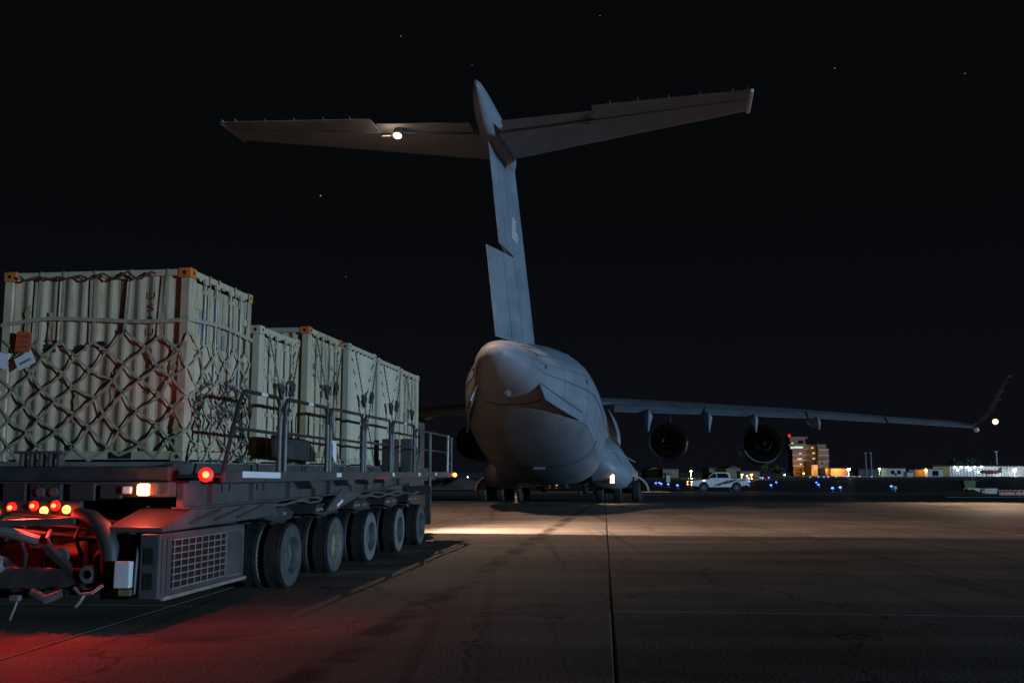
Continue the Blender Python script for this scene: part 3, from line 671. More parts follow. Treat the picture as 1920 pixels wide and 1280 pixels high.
# ================================================================== cargo loader
LT = (-5.635, 10.972, 0); LR = R(-7.33)
def lw(x, s, z=0):
    return Vector((LT[0] + s * math.sin(-LR) + x * math.cos(LR), LT[1] + s * math.cos(LR) - x * math.sin(-LR), z))
def build_loader():
    P = thing('cargo_loader', 'long grey aircraft cargo loader on five axles carrying six containers', 'cargo loader', LT, LR)
    # wheels
    def tread():
        prof = [(-.15, .29), (-.155, .36), (-.15, .43), (-.13, .468)]
        for i in range(5):
            x = -.115 + i * .046
            prof += [(x, .478), (x + .034, .478), (x + .036, .466), (x + .044, .466)]
        prof += [(.13, .468), (.15, .43), (.155, .36), (.15, .29)]
        return prof
    bt = MB().lathe(tread(), (0, 0, 0), (1, 0, 0), 44); 
    # tread lugs: shallow cross bars
    for k in range(44):
        a = 2 * math.pi * k / 44
        for x0 in (-.118, .072):
            bt.box(x0, x0 + .046, -.009, .009, .472, .487)
            m = Matrix.Rotation(a + (.03 if x0 > 0 else 0), 3, 'X')
            for i in range(8): bt.v[-8 + i] = tuple(m @ Vector(bt.v[-8 + i]))
    tyre = bt.mesh('tyre', 'rubber', True, 30)
    side = MB().lathe([(.1515, .27), (.1575, .31), (.1585, .36), (.1535, .43), (.14, .458)], (0, 0, 0), (1, 0, 0), 44).mesh('sidewall', 'tyre_dusty', True)
    rim = MB().lathe([(.155, .285), (.16, .275), (.13, .26), (.05, .245), (.02, .2), (.015, .12), (.06, .11), (.075, .085), (.075, 0)], (0, 0, 0), (1, 0, 0), 40)
    for k in range(10):
        a = 2 * math.pi * k / 10; rim.cyl((.01, .165 * math.cos(a), .165 * math.sin(a)), (.045, .165 * math.cos(a), .165 * math.sin(a)), .016, n=6)
    rim_m = rim.mesh('rim', 'rim', True); rim_t = rim.mesh('rim', 'rim_tan', True)
    AX = [4.72, 6.95, 9.22, 11.6, 13.75]
    for i, s in enumerate(AX):
        for sg in (1, -1):
            for k, x in enumerate((1.55, 1.17)):
                o = link('wheel', tyre, P); o.location = (sg * x, s, .484); o.rotation_euler = (random.uniform(0, 6), 0, 0 if sg > 0 else math.pi)
                link('sidewall', side, o)
                link('rim', rim_t if (i == 1 and sg > 0) else rim_m, o)
        MB().cyl((-1.6, s, .484), (1.6, s, .484), .09, n=12).obj('axle', 'loader_dk', P)
        # suspension saddle with pale grease caps
        for sg in (1, -1):
            b = MB().prism([(s - .62, 1.04), (s - .2, .98), (s + .5, 1.0), (s + .62, 1.1), (s + .3, 1.2), (s - .45, 1.2)], sg * .85, sg * 1.5, 'x').obj('suspension_saddle', 'loader_dk', P, bevel=.02)
            if sg > 0:
                for dy in (-.5, -.3, .12):
                    MB().lathe([(0, .035), (.02, .035), (.045, .02), (.05, 0)], (1.5, s + dy, 1.1), (1, 0, 0), 10).obj('grease_cap', 'shine', b, smooth=True)
    # chassis rails and cross members
    for sg in (1, -1):
        MB().box(sg * .72 - .11, sg * .72 + .11, .9, 16.4, .78, 1.16).obj('chassis_rail', 'loader_dk', P, bevel=.015)
    for s in (1.2, 3.6, 5.9, 8.1, 10.4, 12.7, 15.0):
        MB().box(-.6, .6, s - .1, s + .1, .84, 1.1).obj('cross_member', 'loader_dk', P)
    # scissor lift arms
    for sg in (1, -1):
        for (a, b2) in (((3.4, 1.2), (8.6, 1.42)), ((8.6, 1.2), (3.4, 1.42)), ((9.2, 1.2), (14.2, 1.42)), ((14.2, 1.2), (9.2, 1.42))):
            MB().bar((sg * 1.08, a[0], a[1]), (sg * 1.08, b2[0], b2[1]), .1, .2).obj('scissor_arm', 'loader', P, bevel=.01)
        MB().prism([(6.55, 1.06), (7.15, 1.06), (8.75, 1.30), (8.75, 1.44), (7.5, 1.44)], sg * 1.55, sg * 1.62, 'x').obj('lift_plate', 'loader', P, bevel=.008)
        if sg > 0: MB().box(1.62, 1.628, 7.2, 7.55, 1.16, 1.21, rot=(.25, 0, 0)).obj('marker_strip', 'white_tape', P)
    # deck side beams: web, flanges, stiffeners
    for sg in (1, -1):
        x = sg * 1.55
        wb = MB().prism([(1.2, 1.32), (5.2, 1.34), (10.0, 1.40), (12.2, 1.47), (16.0, 1.55), (16.0, 1.66), (1.2, 1.63)], x - .04, x + .04, 'x').obj('side_beam', 'loader', P)
        MB().prism([(1.2, 1.30), (5.2, 1.32), (10, 1.38), (12.2, 1.45), (12.2, 1.468), (10, 1.398), (5.2, 1.338), (1.2, 1.318)], x - .1, x + .12, 'x').obj('beam_flange', 'loader', wb)
        for s in (1.9, 3.25, 4.7, 5.9, 6.7, 8.0, 9.1, 10.4, 11.7):
            MB().box(x + sg * .042, x + sg * .11, s - .04, s + .04, 1.345 + max(0, s - 5) * .012, 1.62).obj('stiffener', 'loader', wb)
        for s in (2.3, 2.55, 3.5, 3.75):
            MB().box(x + sg * .041, x + sg * .046, s - .02, s + .02, 1.48, 1.57).obj('slot', 'hole', wb)
        for s in (5.3, 7.3, 8.6, 9.8):
            MB().prism([(s - .35, 1.62), (s + .3, 1.62), (s + .12, 1.45 + .01 * s), (s - .1, 1.42 + .01 * s)], x + sg * .05, x + sg * .3, 'x').obj('catwalk_bracket', 'loader', P)
        # catwalk
        MB().box(min(sg * 1.3, sg * 1.93), max(sg * 1.3, sg * 1.93), 1.5, 16.1, 1.66, 1.70).obj('catwalk', 'loader_dk', P, bevel=.006)
        MB().box(min(sg * 1.9, sg * 1.945), max(sg * 1.9, sg * 1.945), 1.55, 16.15, 1.60, 1.74).obj('catwalk_edge', 'loader', P, bevel=.006)
        # inner deck edge beam
        MB().box(min(sg * 1.28, sg * 1.42), max(sg * 1.28, sg * 1.42), 1.3, 16.2, 1.702, 1.84).obj('deck_edge', 'loader', P, bevel=.01)
    for s, w in ((6.1, .16), (9.9, .10), (12.3, .12), (14.2, .1)):
        MB().box(1.946, 1.951, s, s + w * 1.6, 1.65, 1.72).obj('marker_strip', 'white_tape', P)
    MB().box(1.947, 1.953, 2.1, 3.45, 1.655, 1.735, rot=(-.012, 0, 0)).obj('reflective_strip', 'white_tape', P)
    MB().box(1.946, 1.951, 8.6, 9.7, 1.60, 1.63).obj('red_strip', 'barrier_r', P)
    # deck and roller conveyors
    MB().box(-1.27, 1.27, 1.3, 16.2, 1.60, 1.70).obj('deck_plate', 'loader_dk', P)
    ro = MB().cyl((-1.1, 0, 0), (1.1, 0, 0), .05, n=12).mesh('roller', 'rail_grey', True)
    for i in range(60):
        o = link('roller', ro, P); o.location = (0, 1.5 + i * .245, 1.755)
    # railing hoops on the right and left
    def hoop(s0, s1, sg, slant=0.0, tape=None, zt=2.78):
        x = sg * 1.89; r = .14; pts = []
        zb = 1.62
        pts.append((x, s0 - slant * 1.0, zb))
        pts.append((x, s0 - slant * .12, zt - r))
        for k in range(1, 6): a = k / 6 * math.pi / 2; pts.append((x, s0 + r - r * math.cos(a), zt - r + r * math.sin(a)))
        pts.append((x, s0 + r, zt)); pts.append((x, s1 - r, zt))
        for k in range(1, 6): a = k / 6 * math.pi / 2; pts.append((x, s1 - r + r * math.sin(a), zt - r + r * math.cos(a)))
        pts.append((x, s1, zt - r)); pts.append((x, s1, zb))
        h = MB().tube(pts, .028, 10).obj('rail_hoop', 'rail', P, smooth=True)
        MB().tube([(x, s0 - slant * .5, 2.29), (x, s1, 2.27)], .022, 8).obj('mid_rail', 'rail', h, smooth=True)
        MB().tube([(x + sg * .012, s1 - .0, 1.6), (x + sg * .012, s1, 2.5)], .03, 10).obj('leg_sleeve', 'rail_grey', h, smooth=True)
        MB().tube([(x + sg * .012, s0 + .0, 1.6), (x + sg * .012, s0 , 2.42)], .03, 10).obj('leg_sleeve', 'rail_grey', h, smooth=True) if not slant else None
        if tape:
            MB().tube([(x, tape, zt), (x, tape + .22, zt)], .031, 10).obj('white_band', 'white_tape', h, smooth=True)
    for sg in (1, -1):
        hoop(2.12, 3.5, sg, .55, 2.75); hoop(3.73, 5.68, sg, 0, 4.7); hoop(5.84, 7.8, sg); hoop(7.97, 9.86, sg); hoop(10.03, 12.05, sg, 0, 11.0)
        x = sg * 1.89
        h = MB().tube([(x, 12.2, 1.62), (x, 12.2, 2.62), (x, 12.3, 2.7), (x, 16.0, 2.68)], .028, 10).obj('rail_hoop', 'rail', P, smooth=True)
        MB().tube([(x, 12.2, 2.27), (x, 15.9, 2.25)], .022, 8).obj('mid_rail', 'rail', h, smooth=True)
        MB().tube([(x, 13.8, 1.4), (x, 13.8, 2.66)], .035, 10).obj('rail_post', 'rail_grey', h, smooth=True)
        MB().tube([(x, 16.0, 1.6), (x, 16.05, 2.7)], .045, 10).obj('rail_post', 'rail_grey', h, smooth=True)
        MB().tube([(x + sg * .1, 16.05, 1.7), (x + sg * .1, 16.05, 2.66)], .03, 8).obj('rail_post', 'rail_grey', h, smooth=True)
        for z in (1.95, 2.3, 2.6): MB().tube([(x, 16.0, z), (x + sg * .1, 16.05, z)], .02, 8).obj('hinge', 'rail_grey', h)
    # folded panel and boxes on the right catwalk
    MB().prism([(4.25, 1.95), (6.1, 1.9), (6.1, 2.05), (5.7, 2.25), (4.2, 2.28)], 1.5, 1.58, 'x').obj('folded_step_panel', 'loader_dk', P, bevel=.01)
    MB().box(1.42, 1.7, 11.0, 11.45, 1.7, 2.45).obj('control_box', 'loader_dk', P, bevel=.02)
    MB().box(1.45, 1.72, 12.55, 12.95, 1.7, 2.5).obj('control_box', 'loader', P, bevel=.02)
    MB().tube([(1.5, 13.5, 1.72), (1.6, 13.6, 2.1), (1.55, 13.9, 2.2), (1.5, 14.1, 1.8)], .05, 10).obj('hose', 'rail_grey', P, smooth=True)
    # front end
    MB().box(-1.75, .95, 18.35, 18.5, .25, 1.35).obj('front_bumper', 'loader_dk', P)
    for sg in (-.7, .7): MB().box(sg - .1, sg + .1, 16.3, 18.4, .75, 1.1).obj('front_frame', 'loader_dk', P)
    cb = MB().prism([(16.7, 1.36), (18.5, 1.36), (18.5, 3.15), (16.7, 3.15)], -1.75, .72, 'x').obj('cab', 'loader', P)  # cab hidden by the cargo, widened to block the work light behind it
    MB().box(-1.6, -.4, 18.503, 18.51, 2.2, 2.9).obj('cab_windscreen', 'glass', cb)
    MB().prism([(17.0, 2.0), (17.95, 2.0), (17.85, 2.95), (17.0, 2.95)], .721, .727, 'x').obj('cab_window', 'glass', cb)
    MB().box(1.3, 1.95, 16.2, 16.6, 1.62, 1.74).obj('front_step', 'rail_grey', P)
    am = MB().lathe([(0, .05), (.05, .055), (.09, .03), (.1, 0)], (1.98, 16.62, 1.66), (.3, -1, 0), 12).obj('amber_marker_lamp', 'em_orange', P, smooth=True)
    for x in (-1.3, .45):
        MB().lathe([(0, .11), (.03, .12), (.06, .08), (.07, 0)], (x, 18.503, .80), (0, 1, 0), 16).obj('headlamp', 'em_warm_s', P, smooth=True)
    for x in (-1.2, -.2):
        MB().box(x - .14, x + .14, 18.503, 18.56, 2.98, 3.08).obj('work_lamp', 'em_warm_s', P, bevel=.02)
    lamp('headlight', 'SPOT', (.45, 18.56, .66), 260, (1.0, .62, .40), P, .015, aim((1, .15, -.3)), R(120), .9)
    lamp('work_light', 'SPOT', (-.2, 18.545, 2.94), 7500, (1.0, .67, .49), P, .015, aim((1, .2, -.33)), R(128), 1.0)
    # ---------------- rear end
    MB().box(-1.55, 1.5, 1.0, 1.3, 1.44, 1.62).obj('rear_beam', 'loader', P, bevel=.02)
    MB().box(-1.5, 1.45, 1.1, 1.35, 1.625, 1.80).obj('rear_deck_lip', 'loader_dk', P, bevel=.02)
    for i, x in enumerate((-.42, -.30, -.18, -.06, .06)):
        MB().box(x, x + .05, 1.02, 1.12, 1.80, 1.95).obj('roller_stop', 'loader', P, bevel=.008)
    MB().box(-.5, .14, 1.02, 1.12, 1.951, 1.985).obj('stop_bar', 'loader', P, bevel=.008)
    for x0, x1, z0, z1 in ((-.55, -.25, 1.36, 1.6), (-.2, .2, 1.38, 1.6), (.3, .62, 1.40, 1.6), (.68, .95, 1.42, 1.58)):
        MB().box(x0, x1, .93, 1.0, z0, z1).obj('rear_panel', 'loader_dk', P, bevel=.015)
    for x in (-.05, .12): MB().lathe([(0, .055), (.03, .05), (.03, 0)], (x, .93, 1.5), (0, -1, 0), 14).obj('socket', 'loader', P)
    MB().box(-.62, .5, .86, .93, 1.24, 1.40).obj('light_bar', 'loader_dk', P, bevel=.01)
    for x, z, m, r in ((-.36, 1.32, 'em_red', .062), (-.08, 1.34, 'em_red', .06), (.05, 1.285, 'em_orange', .05), (.19, 1.345, 'em_red', .062), (.33, 1.30, 'em_orange', .05), (-.56, 1.26, 'em_orange', .05)):
        t_ = MB().lathe([(0, r), (.02, r * .97), (.035, r * .8), (.04, 0)], (x, .86, z), (0, -1, 0), 18).obj('tail_lamp', m, P, smooth=True)
        MB().lathe([(0, r * .42), (.02, r * .36), (.03, 0)], (x, .822, z), (0, -1, 0), 14).obj('bulb', 'em_core', t_, smooth=True)
    lamp('tail_light_and_fill', 'AREA', (-.1, .74, 1.27), 66, (1, .03, .02), P, .3, aim((0, -1, -.45)))
    lamp('tail_light_and_fill', 'SPOT', (.3, .66, 1.34), 9, (1, .05, .035), P, .04, aim((.3, .3, -1)), R(150), .5)  # extra red spot, added to spill red over the loader rear
    lamp('tail_light_and_fill', 'SPOT', (1.25, .7, 1.5), 26, (1, .06, .04), P, .04, aim((.1, .3, -1)), R(150), .5)  # added red fill for cabinet and cover; no red lamp sits here
    o = MB().box(1.17, 1.33, .86, .93, 1.46, 1.6).obj('amber_lamp', 'em_amber', P, bevel=.03)
    MB().box(1.335, 1.375, .88, .93, 1.48, 1.58).obj('lamp_bezel', 'red_dirt', o)
    MB().box(.98, 1.10, .88, .93, 1.48, 1.57).obj('reverse_lamp', 'white_tape', P, bevel=.02)
    MB().lathe([(0, .04), (.05, .04), (.07, .025), (.08, 0)], (1.93, 1.06, 1.70), (.35, -1, .1), 14).obj('red_marker_lamp', 'em_core', P, smooth=True)
    MB().lathe([(0, .085), (.03, .085), (.045, .06), (.045, .035)], (1.93, 1.055, 1.70), (.35, -1, .1), 16).obj('red_lens', 'em_red', P, smooth=True)
    lamp('red_marker_light', 'POINT', (2.12, .84, 1.64), 20, (1, .035, .025), P, .05)
    MB().box(1.86, 1.96, 1.06, 1.2, 1.62, 1.78).obj('lamp_bracket', 'loader_dk', P, bevel=.01)
    lamp('amber_light', 'POINT', (1.25, .72, 1.52), 2, (1, .3, .12), P, .06)
    # sloped cover between cabinet and beam
    MB().prism([(.55, 1.06), (.55, 1.12), (1.3, 1.30), (4.0, 1.30), (4.1, 1.1)], 1.0, 1.68, 'x').obj('engine_cover', 'loader', P, bevel=.02)
    for s in (1.2, 1.9, 2.6): MB().bar((1.69, s, 1.14), (1.69, s + .9, 1.27), .012, .03).obj('cover_rib', 'loader_dk', P)
    # radiator cabinet with mesh grilles
    cab = MB().box(1.46, 1.70, .45, 2.85, .34, 1.05).obj('radiator_cabinet', 'loader', P, bevel=.02)
    MB().box(1.701, 1.704, .74, 2.2, .42, .97).obj('grille_backing', 'hole', cab)
    for i in range(8):
        z = .43 + i * .077; MB().box(1.705, 1.72, .74, 2.2, z - .006, z + .006).obj('grille_bar', 'galv', cab)
    for i in range(9):
        s = .76 + i * .18; MB().box(1.7205, 1.728, s - .006, s + .006, .42, .97).obj('grille_bar', 'galv', cab)
    MB().box(1.701, 1.706, 2.28, 2.8, .4, .99).obj('perforated_panel', 'rail_grey', cab)
    for i in range(14):
        s = 2.31 + i * .035; MB().box(1.7065, 1.709, s - .005, s + .005, .42, .97).obj('perforation', 'loader_dk', cab)
    MB().box(1.70, 1.74, .5, 2.85, .325, .365).obj('cabinet_lip', 'galv', cab)
    for s0 in (.5, .62): MB().box(1.701, 1.712, s0, s0 + .07, .38, 1.0).obj('cabinet_frame', 'loader', cab)
    for z in (.45, .72): MB().box(1.53, 1.63, .44, .449, z, z + .18).obj('side_slot', 'hole', cab)
    # hydraulic clutter low at the rear
    MB().box(-1.6, .8, .55, .75, .42, .66).obj('rear_bumper', 'loader_dk', P, bevel=.03)
    MB().box(-1.6, 1.2, .7, 1.5, .30, .42).obj('rear_skid', 'loader_dk', P, bevel=.03)
    MB().box(-1.3, -.55, .8, 1.6, .46, 1.0).obj('hydraulic_tank', 'loader_dk', P, bevel=.05)
    MB().box(-.5, .1, .85, 1.5, .5, .92).obj('pump_housing', 'loader_dk', P, bevel=.06)
    MB().prism([(.72, .45), (1.3, .45), (1.3, 1.15), (1.05, 1.15), (.72, .8)], .15, .6, 'x').obj('steering_gear', 'loader_dk', P, bevel=.03)
    for k in range(6):
        x = -1.2 + k * .34
        MB().tube([(x, .9, 1.15), (x + .05, .7, .98), (x + .16, .66, .8), (x + .1, .74, .6)], .024, 8).obj('hose', 'rail', P, smooth=True)
    MB().bar((-1.2, .62, 1.12), (.6, .62, 1.18), .08, .08).obj('rear_cross_tube', 'loader', P, bevel=.01)
    MB().bar((-.9, .6, .72), (-.3, .58, 1.1), .07, .05).obj('link_arm', 'loader', P, bevel=.01)
    MB().lathe([(0, .1), (.06, .1), (.06, .05), (.1, .05)], (.4, .7, .78), (0, -1, 0), 16).obj('steering_hub', 'loader', P, smooth=True)
    MB().tube([(-.7, .62, 1.0), (-.5, .55, 1.08), (-.2, .58, 1.05), (.1, .7, .95)], .06, 10).obj('exhaust_pipe', 'rail_grey', P, smooth=True)
    MB().lathe([(0, .08), (.12, .1), (.2, .06)], (-.35, .5, .68), (1, 0, .2), 14).obj('coupling', 'shine', P, smooth=True)
    MB().lathe([(0, .06), (.1, .08), (.16, .05)], (-.98, .5, .62), (1, 0, .2), 14).obj('coupling', 'shine', P, smooth=True)
    MB().bar((.25, .62, .9), (.8, .6, .45), .12, .08).obj('tow_arm', 'loader_dk', P, bevel=.01)
    MB().tube([(.55, .75, 1.22), (.75, .66, 1.2), (.95, .6, 1.08), (1.05, .58, .88), (1.06, .6, .62)], .11, 14).obj('air_duct', 'loader_dk', P, smooth=True)
    MB().tube([(1.2, .7, 1.08), (1.3, .6, 1.0), (1.36, .55, .84)], .05, 10).obj('hose', 'loader', P, smooth=True)
    MB().box(.7, 1.44, .9, 2.6, .36, 1.0).obj('engine_block', 'loader_dk', P, bevel=.04)
    for k in range(5): MB().box(.78 + k * .13, .84 + k * .13, .86, .899, .5, .95).obj('cooling_fin', 'loader_dk', P)
    MB().lathe([(0, .16), (.05, .17), (.07, .12), (.05, .1), (.05, 0)], (.86, .86, .7), (0, -1, 0), 20).obj('fan_pulley', 'loader', P, smooth=True)
    MB().tube([(1.42, .5, .95), (1.44, .44, .7), (1.43, .44, .4)], .02, 8).obj('hose', 'rail', P, smooth=True)
    MB().lathe([(-.05, .1), (.05, .1), (.06, .05)], (.84, .55, .6), (0, -1, 0), 14).obj('coupling', 'rail_grey', P, smooth=True)
    wb = MB().box(1.22, 1.41, .36, .45, .47, .76).obj('white_box', 'white_box', P, bevel=.015)
    MB().box(1.28, 1.41, .38, .44, .39, .455).obj('box_bracket', 'olive', P)
    MB().tube([(1.1, .38, .5), (1.0, .33, .42), (.85, .35, .4), (.75, .4, .46)], .018, 8).obj('hose', 'galv', P, smooth=True)
    MB().tube([(.9, .36, .42), (.87, .34, .34), (.8, .36, .27)], .02, 8).obj('hose', 'galv', P, smooth=True)
    MB().box(-.05, .08, .42, .5, .3, .37).obj('hook', 'rail_grey', P, bevel=.02)
    MB().tube([(.05, .44, .3), (.03, .42, .2), (-.01, .42, .1)], .012, 6).obj('ground_strap', 'galv', P)
    MB().tube([(.2, .48, .4), (.4, .44, .33), (.58, .48, .4)], .05, 10).obj('hose', 'rail_grey', P, smooth=True)
    for i in range(3):
        z = .95 + .1 * i
        MB().tube([(-.9 + .1 * i, .9, z), (-.3, .78, z + .12), (.3, .8, z + .06), (.9, .95, z)], .025, 8).obj('hydraulic_line', 'loader_dk', P, smooth=True)
    # hydraulic lines along the chassis side
    for z, y0, y1 in ((1.24, 4, 9), (1.28, 6, 13), (1.22, 10, 15)):
        pts = [(1.35, y0 + (y1 - y0) * i / 12, z + .03 * math.sin(i * 1.7)) for i in range(13)]
        MB().tube(pts, .018, 6).obj('hydraulic_line', 'rail_grey', P, smooth=True)
    return P

# ================================================================== containers
def corr(n, w, depth, along, z0, z1, base, axis, sg=1):
    """corrugated sheet: n ribs over width w; axis 'y' -> sheet faces -y (runs along x); axis 'x' -> faces +x (runs along y)."""
    pitch = w / n; pts = []
    for i in range(n):
        a = along + i * pitch
        pts += [(a, 0), (a + pitch * .17, 0), (a + pitch * .5, depth), (a + pitch * .67, depth)]
    pts.append((along + w, 0))
    b = MB(); k = len(pts)
    if axis == 'y': lo = [(p[0], base + p[1], z0) for p in pts]; hi = [(p[0], base + p[1], z1) for p in pts]
    else: lo = [(base - sg * p[1], p[0], z0) for p in pts]; hi = [(base - sg * p[1], p[0], z1) for p in pts]
    return b.add(lo + hi, [(i, i + 1, k + i + 1, k + i) for i in range(k - 1)])
def build_container(name, label, x0, x1, s0, s1, z0, z1, m, right, cast_near='sand', cast_far='sand', marks=False, ribs=12):
    P = thing(name, label, 'container', lw((x0 + x1) / 2, (s0 + s1) / 2, z0), LR, 'containers on the loader')
    ox, oy = (x0 + x1) / 2, (s0 + s1) / 2
    X0, X1, Y0, Y1, H = x0 - ox, x1 - ox, s0 - oy, s1 - oy, z1 - z0
    pw = .13
    for sx, xx in ((-1, X0), (1, X1)):
        for sy, yy in ((-1, Y0), (1, Y1)):
            pd = .2 if (sx > 0) else .1
            MB().box(min(xx, xx - sx * pw), max(xx, xx - sx * pw), min(yy, yy - sy * pd), max(yy, yy - sy * pd), .118, H - .118).obj('corner_post', m, P, bevel=.012)
            for zz, top in ((0, 0), (H, 1)):
                cm = m
                if top and sx > 0: cm = cast_near if sy < 0 else cast_far
                elif top and sy < 0: cm = cast_near
                z_a, z_b = (zz, zz + .118) if not top else (zz - .118, zz + .012)
                e = .012
                c = MB().box(min(xx + sx * e, xx - sx * .17), max(xx + sx * e, xx - sx * .17), min(yy + sy * e, yy - sy * .17), max(yy + sy * e, yy - sy * .17), z_a, z_b).obj('corner_casting', cm, P, bevel=.01)
                zc = (z_a + z_b) / 2
                MB().cyl((xx - sx * .075, yy + sy * (e + .001), zc), (xx - sx * .075, yy + sy * (e + .003), zc), .026, n=12).obj('casting_hole', 'hole', c).scale = (1, 1, 1)
                MB().cyl((xx + sx * (e + .001), yy - sy * .08, zc), (xx + sx * (e + .003), yy - sy * .08, zc), .026, n=12).obj('casting_hole', 'hole', c)
    # rails
    for z_a, z_b in ((.02, .13), (H - .09, H - .004)):
        for sy, yy in ((-1, Y0 + .03), (1, Y1 - .03)):
            MB().box(X0 + .17, X1 - .17, yy - .035, yy + .035, z_a, z_b).obj('end_rail', m, P, bevel=.01)
        for sx, xx in ((-1, X0 + .03), (1, X1 - .03)):
            MB().box(xx - .035, xx + .035, Y0 + .17, Y1 - .17, z_a, z_b).obj('side_rail', m, P, bevel=.01)
    # fork pocket openings in the near bottom rail
    for fx in (-.45, .45): MB().box(fx - .16, fx + .16, Y0 - .0065, Y0 - .0055, .03, .115).obj('fork_pocket', 'hole', P)
    # near and far corrugated faces, left face
    corr(ribs, X1 - X0 - 2 * pw, .019, X0 + pw, .13, H - .09, Y0 + .02, 'y').obj('corrugated_panel', m, P)
    corr(ribs, X1 - X0 - 2 * pw, -.019, X0 + pw, .13, H - .09, Y1 - .02, 'y').obj('corrugated_panel', m, P)
    corr(9, Y1 - Y0 - .2, .04, Y0 + .1, .13, H - .09, X0 + .02, 'x', -1).obj('corrugated_panel', m, P)
    MB().box(X0 + .03, X1 - .03, Y0 + .03, Y1 - .03, H - .03, H - .012).obj('roof_panel', m, P)
    MB().box(X0 + .06, X1 - .06, Y0 + .06, Y1 - .06, .03, .05).obj('floor_panel', m, P)
    if right == 'corr':
        corr(11, Y1 - Y0 - .4, .036, Y0 + .2, .13, H - .09, X1 - .02, 'x').obj('corrugated_panel', m, P)
        # small lashing tabs under the top rail
        for k in range(6):
            y = Y0 + .3 + k * (Y1 - Y0 - .6) / 5
            MB().box(X1 - .006, X1 + .006, y - .07, y + .03, H - .125, H - .10).obj('lashing_tab', 'hole', P)
    else:
        mid = (Y0 + Y1) / 2
        for a, b2 in ((Y0 + .21, mid - .008), (mid + .008, Y1 - .21)):
            d = MB().box(X1 - .07, X1 - .03, a, b2, .14, H - .14).obj('door_leaf', m, P, bevel=.008)
            for k in range(3):
                zz0 = .2 + k * (H - .36) / 3; zz1 = zz0 + (H - .36) / 3 - .08
                MB().box(X1 - .029, X1 - .018, a + .06, b2 - .06, zz0, zz1).obj('door_panel', m, d, bevel=.006)
            for f in (.28, .72):
                y = a + (b2 - a) * f
                MB().cyl((X1 + .012, y, .1), (X1 + .012, y, H - .06), .017, n=10).obj('lock_rod', 'galv', d, smooth=True)
                for zz in (.18, .75, 1.35, H - .25):
                    MB().box(X1 - .017, X1 + .032, y - .045, y + .045, zz - .03, zz + .03).obj('rod_guide', m, d)
                for zz in (.09, H - .11):
                    MB().box(X1 - .004, X1 + .04, y - .05, y + .05, zz - .035, zz + .035).obj('cam_lock', m, d, bevel=.006)
                MB().box(X1 + .03, X1 + .045, min(y, y + .3 * (1 if f < .5 else -1)), max(y, y + .3 * (1 if f < .5 else -1)), 1.02, 1.05).obj('lock_handle', 'galv', d)
            yh = a if a < 0 else b2
            for zz in (.35, .95, 1.5, H - .45):
                MB().box(X1 - .03, X1 + .016, yh - .07, yh + .07, zz - .05, zz + .05).obj('hinge', m, d, bevel=.006)
        for k in range(7):
            y = Y0 + .3 + k * (Y1 - Y0 - .6) / 6
            MB().box(X1 - .001, X1 + .008, y - .03, y + .03, H - .12, H - .02).obj('header_rib', m, P)
    return P

def text_mesh(txt, size):
    cu = bpy.data.curves.new('stencil', 'FONT'); cu.body = txt; cu.size = size; cu.align_x = 'CENTER'; cu.align_y = 'CENTER'; cu.extrude = .0015; cu.resolution_u = 3
    ob = bpy.data.objects.new('tmp', cu); C.objects.link(ob)
    dg = bpy.context.evaluated_depsgraph_get(); me = bpy.data.meshes.new_from_object(ob.evaluated_get(dg))
    bpy.data.objects.remove(ob); me.materials.clear(); me.materials.append(M['stencil']); return me

